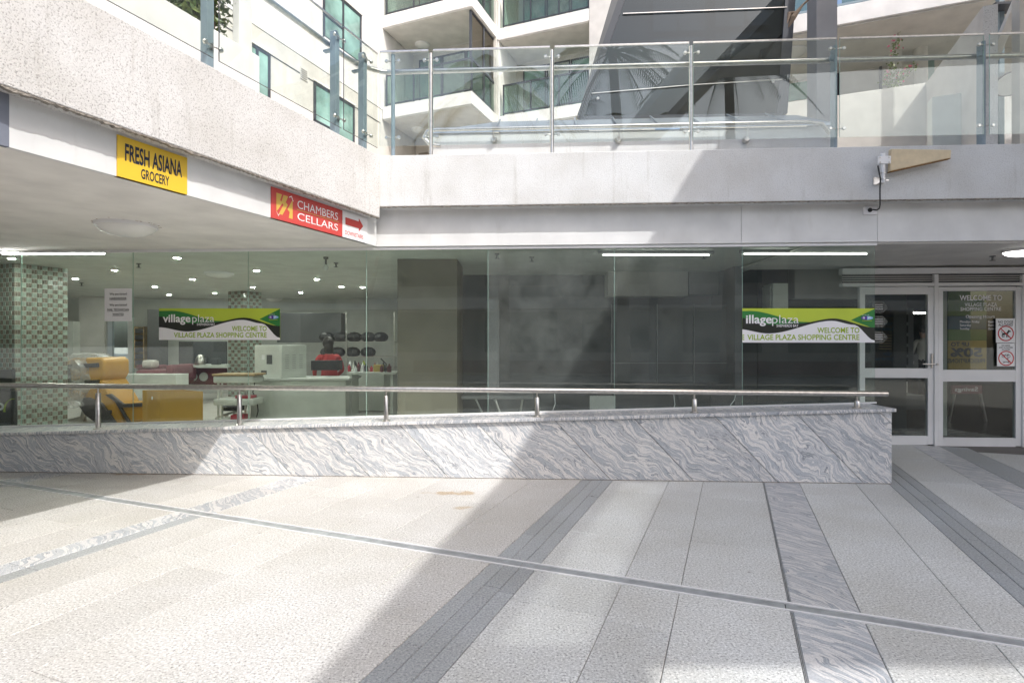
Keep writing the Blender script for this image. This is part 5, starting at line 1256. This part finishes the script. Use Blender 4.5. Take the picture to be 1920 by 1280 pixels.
for i, (x, y) in enumerate(((932,476), (997,482), (1320,476))): sprinkler(onz(x, y, 2.39), ['sprinkler on the dark shop ceiling right of the brown column', 'detector on the dark shop ceiling near the centre pane', 'sprinkler on the dark shop ceiling left of the right banner'][i])

# ================================================================== PEOPLE
def person(base, yaw, joints, rad, hs, mats, lab, hairpts):
    """one skinned body from named joints (local metres, facing -Y), coloured by height bands"""
    t = thing('person', base, lab, 'person')
    names = list(joints); me = bpy.data.meshes.new('body'); edges = [(names.index(a_), names.index(b_)) for a_, b_ in hs]
    me.from_pydata([joints[k] for k in names], edges, []); ob = bpy.data.objects.new('body', me); COL.objects.link(ob)
    sm = ob.modifiers.new('skin', 'SKIN'); ob.modifiers.new('sub', 'SUBSURF').levels = 2
    for i, k in enumerate(names): 
        r_ = rad[k]; me.skin_vertices[0].data[i].radius = r_ if isinstance(r_, tuple) else (r_, r_)
    me.skin_vertices[0].data[names.index('pelvis')].use_root = True
    dg = bpy.context.evaluated_depsgraph_get(); nm = bpy.data.meshes.new_from_object(ob.evaluated_get(dg)); bpy.data.objects.remove(ob)
    o = bpy.data.objects.new('body', nm); COL.objects.link(o); o.parent = t; WP[o.name] = V(base)
    nm.materials.clear()
    for k in mats: nm.materials.append(M[k[0]])
    for p_ in nm.polygons:
        p_.use_smooth = True; c = p_.center
        for i, k in enumerate(mats):
            if k[1](c): p_.material_index = i; break
    hm = MB()
    for (c, rx, ry, rz) in hairpts: hm.ball(V(base)+V(c), rx, ry, rz, 14, 10)
    hm.build('hair', M['hair'], t, smooth=True)
    t.rotation_euler = (0, 0, yaw); return t
J = {'pelvis':(0,0,.92), 'waist':(0,0,1.06), 'chest':(0,.01,1.28), 'neck':(0,.01,1.47), 'jaw':(0,-.015,1.545), 'head':(0,-.01,1.64), 'crown':(0,0,1.715),
     'shl':(-.17,.01,1.40), 'ell':(-.24,-.02,1.13), 'wrl':(-.17,-.22,1.02), 'hal':(-.13,-.29,1.03), 'shr':(.17,.01,1.40), 'elr':(.25,-.01,1.13), 'wrr':(.22,-.16,.95), 'har':(.20,-.23,.93),
     'hil':(-.09,0,.88), 'knl':(-.10,-.02,.50), 'anl':(-.10,.02,.09), 'tol':(-.11,-.13,.04), 'hir':(.09,0,.88), 'knr':(.10,-.02,.50), 'anr':(.10,.02,.09), 'tor':(.11,-.13,.04)}
RD = {'pelvis':(.15,.11), 'waist':(.14,.10), 'chest':(.16,.11), 'neck':.055, 'jaw':(.065,.075), 'head':(.078,.095), 'crown':(.05,.06), 'shl':.062, 'ell':.042, 'wrl':.028, 'hal':(.035,.02), 'shr':.062, 'elr':.042, 'wrr':.028, 'har':(.035,.02), 'hil':.085, 'knl':.058, 'anl':.04, 'tol':.035, 'hir':.085, 'knr':.058, 'anr':.04, 'tor':.035}
HS = [('pelvis','waist'),('waist','chest'),('chest','neck'),('neck','jaw'),('jaw','head'),('head','crown'),('chest','shl'),('shl','ell'),('ell','wrl'),('wrl','hal'),('chest','shr'),('shr','elr'),('elr','wrr'),('wrr','har'),('pelvis','hil'),('hil','knl'),('knl','anl'),('anl','tol'),('pelvis','hir'),('hir','knr'),('knr','anr'),('anr','tor')]
hair = [((0,.015,1.66), .09, .105, .095)]
person(at(1731,760,13.5)*1.0 - V((0,0,at(1731,760,13.5).z)), math.pi, J, RD, HS, [('skin', lambda c: c.z > 1.46 or (c.y < -.12 and c.z > .8 and c.z < 1.1)), ('shirtw', lambda c: c.z > .93), ('trouser', lambda c: True)], 'person in white shirt seen from behind inside the left door', hair)
J2 = dict(J); R2 = dict(RD)
for k in J2:
    x_, y_, z_ = J2[k]; up_ = max(0, z_-.95); J2[k] = (x_, y_-up_*.22, z_-up_*.06-.40)
for sg, e in ((-1,'l'), (1,'r')):
    J2['hi'+e] = (sg*.10,-.02,.50); J2['kn'+e] = (sg*.13,-.42,.50); J2['an'+e] = (sg*.13,-.40,.09); J2['to'+e] = (sg*.14,-.54,.04)
pb = at(618,700,9.9); pb.z = ZF-.02
person(pb, math.pi+.5, J2, R2, HS, [('skin', lambda c: c.z > 1.01 or (c.y < -.22 and c.z < .8 and c.z > .56)), ('shirtr', lambda c: c.z > .56), ('trouser', lambda c: True)], 'person in red top with dark hair behind the reception counter', [((0,-.135,1.22), .10, .12, .115), ((0,-.07,1.10), .085, .07, .15)])
os_ = thing('office_stool', pb, 'low dark stool under the red-clothed person', 'stool')
MB().lathe(pb+Z*.40, [(.18,-.05), (.2,-.03), (.2,.0), (.16,.01)], seg=18).build('seat', M['black'], os_)
MB().tube([pb+Z*.02, pb+Z*.36], .03, 8).lathe(pb+Z*.02, [(.22,0), (.22,.02), (.04,.05)], seg=18).build('stem', M['steel'], os_)

# ================================================================== ACROSS THE PLAZA (seen as reflections)
op = thing('opposite_building', (0,-11,0), 'grey shop building across the plaza behind the viewer', 'building')
MB().bb(-16, 18, -13, -11, 0, 6.2).build('wall', M['oppwall'], op)
for z0 in (2.7, 5.6): MB().bb(-16, 18, -11.5, -10.2, z0, z0+.45).build('slab_edge', M['bwhite'], op)
for k in range(8): MB().bb(-15+k*4, -12+k*4, -10.99, -10.95, .95, 2.6).build('shop_window', M['bwin'], op)
for k in range(8): MB().bb(-15+k*4, -12+k*4, -10.99, -10.95, 3.7, 5.3).build('upper_window', M['bwin'], op)
MB().bb(-6, 12, -10.9, -10.86, .1, .62).build('red_banner', M['maroon'], op)
def palm(c, h, lab):
    t = thing('palm_tree', c, lab, 'palm', 'palms behind the viewer')
    c = V(c); top = c + V((random.uniform(-.4,.4), 0, h))
    MB().tube([c, c.lerp(top,.5)+V((.15,0,0)), top], [.22,.17,.14], 12).build('trunk', M['bark'], t, smooth=True)
    m = MB()
    for f in range(24):
        az = f*2.4; el = random.uniform(-.2, .95); ln = random.uniform(2.2, 3.0); d = V((math.cos(az),math.sin(az),0)); pts = []
        for i in range(13): k = i/12; pts.append(top + d*(ln*k*math.cos(el)) + Z*(ln*k*math.sin(el) - 1.9*k*k*(.6+.5*math.cos(el))))
        m.tube(pts, [.03*(1-i/13)+.004 for i in range(13)], 5)
        for i in range(2, 13):
            for s_ in (-1, 1):
                for sub in (0, .33, .66):
                    if i == 12 and sub: continue
                    b_ = pts[i] if sub == 0 else pts[i].lerp(pts[min(12,i+1)], sub)
                    sd_ = d.cross(Z)*s_; l = .62*math.sin(math.pi*(.12+.8*i/13)); tip = b_ + sd_*l*.75 + d*l*.3 - Z*l*.5; wv = d*.022
                    m.add([b_-wv, b_+wv, tip], [(0,1,2)])
    m.build('fronds', M['palm'], t)
palm((2.3,-6.8,0), 10.8, 'tall palm with drooping fronds behind the viewer, right of the pair')
palm((-1.8,-7.8,0), 10.4, 'palm with drooping fronds behind the viewer, left of the pair')
palm((5.6,-7.0,0), 10.4, 'palm behind the viewer standing nearest the added canopy beam')
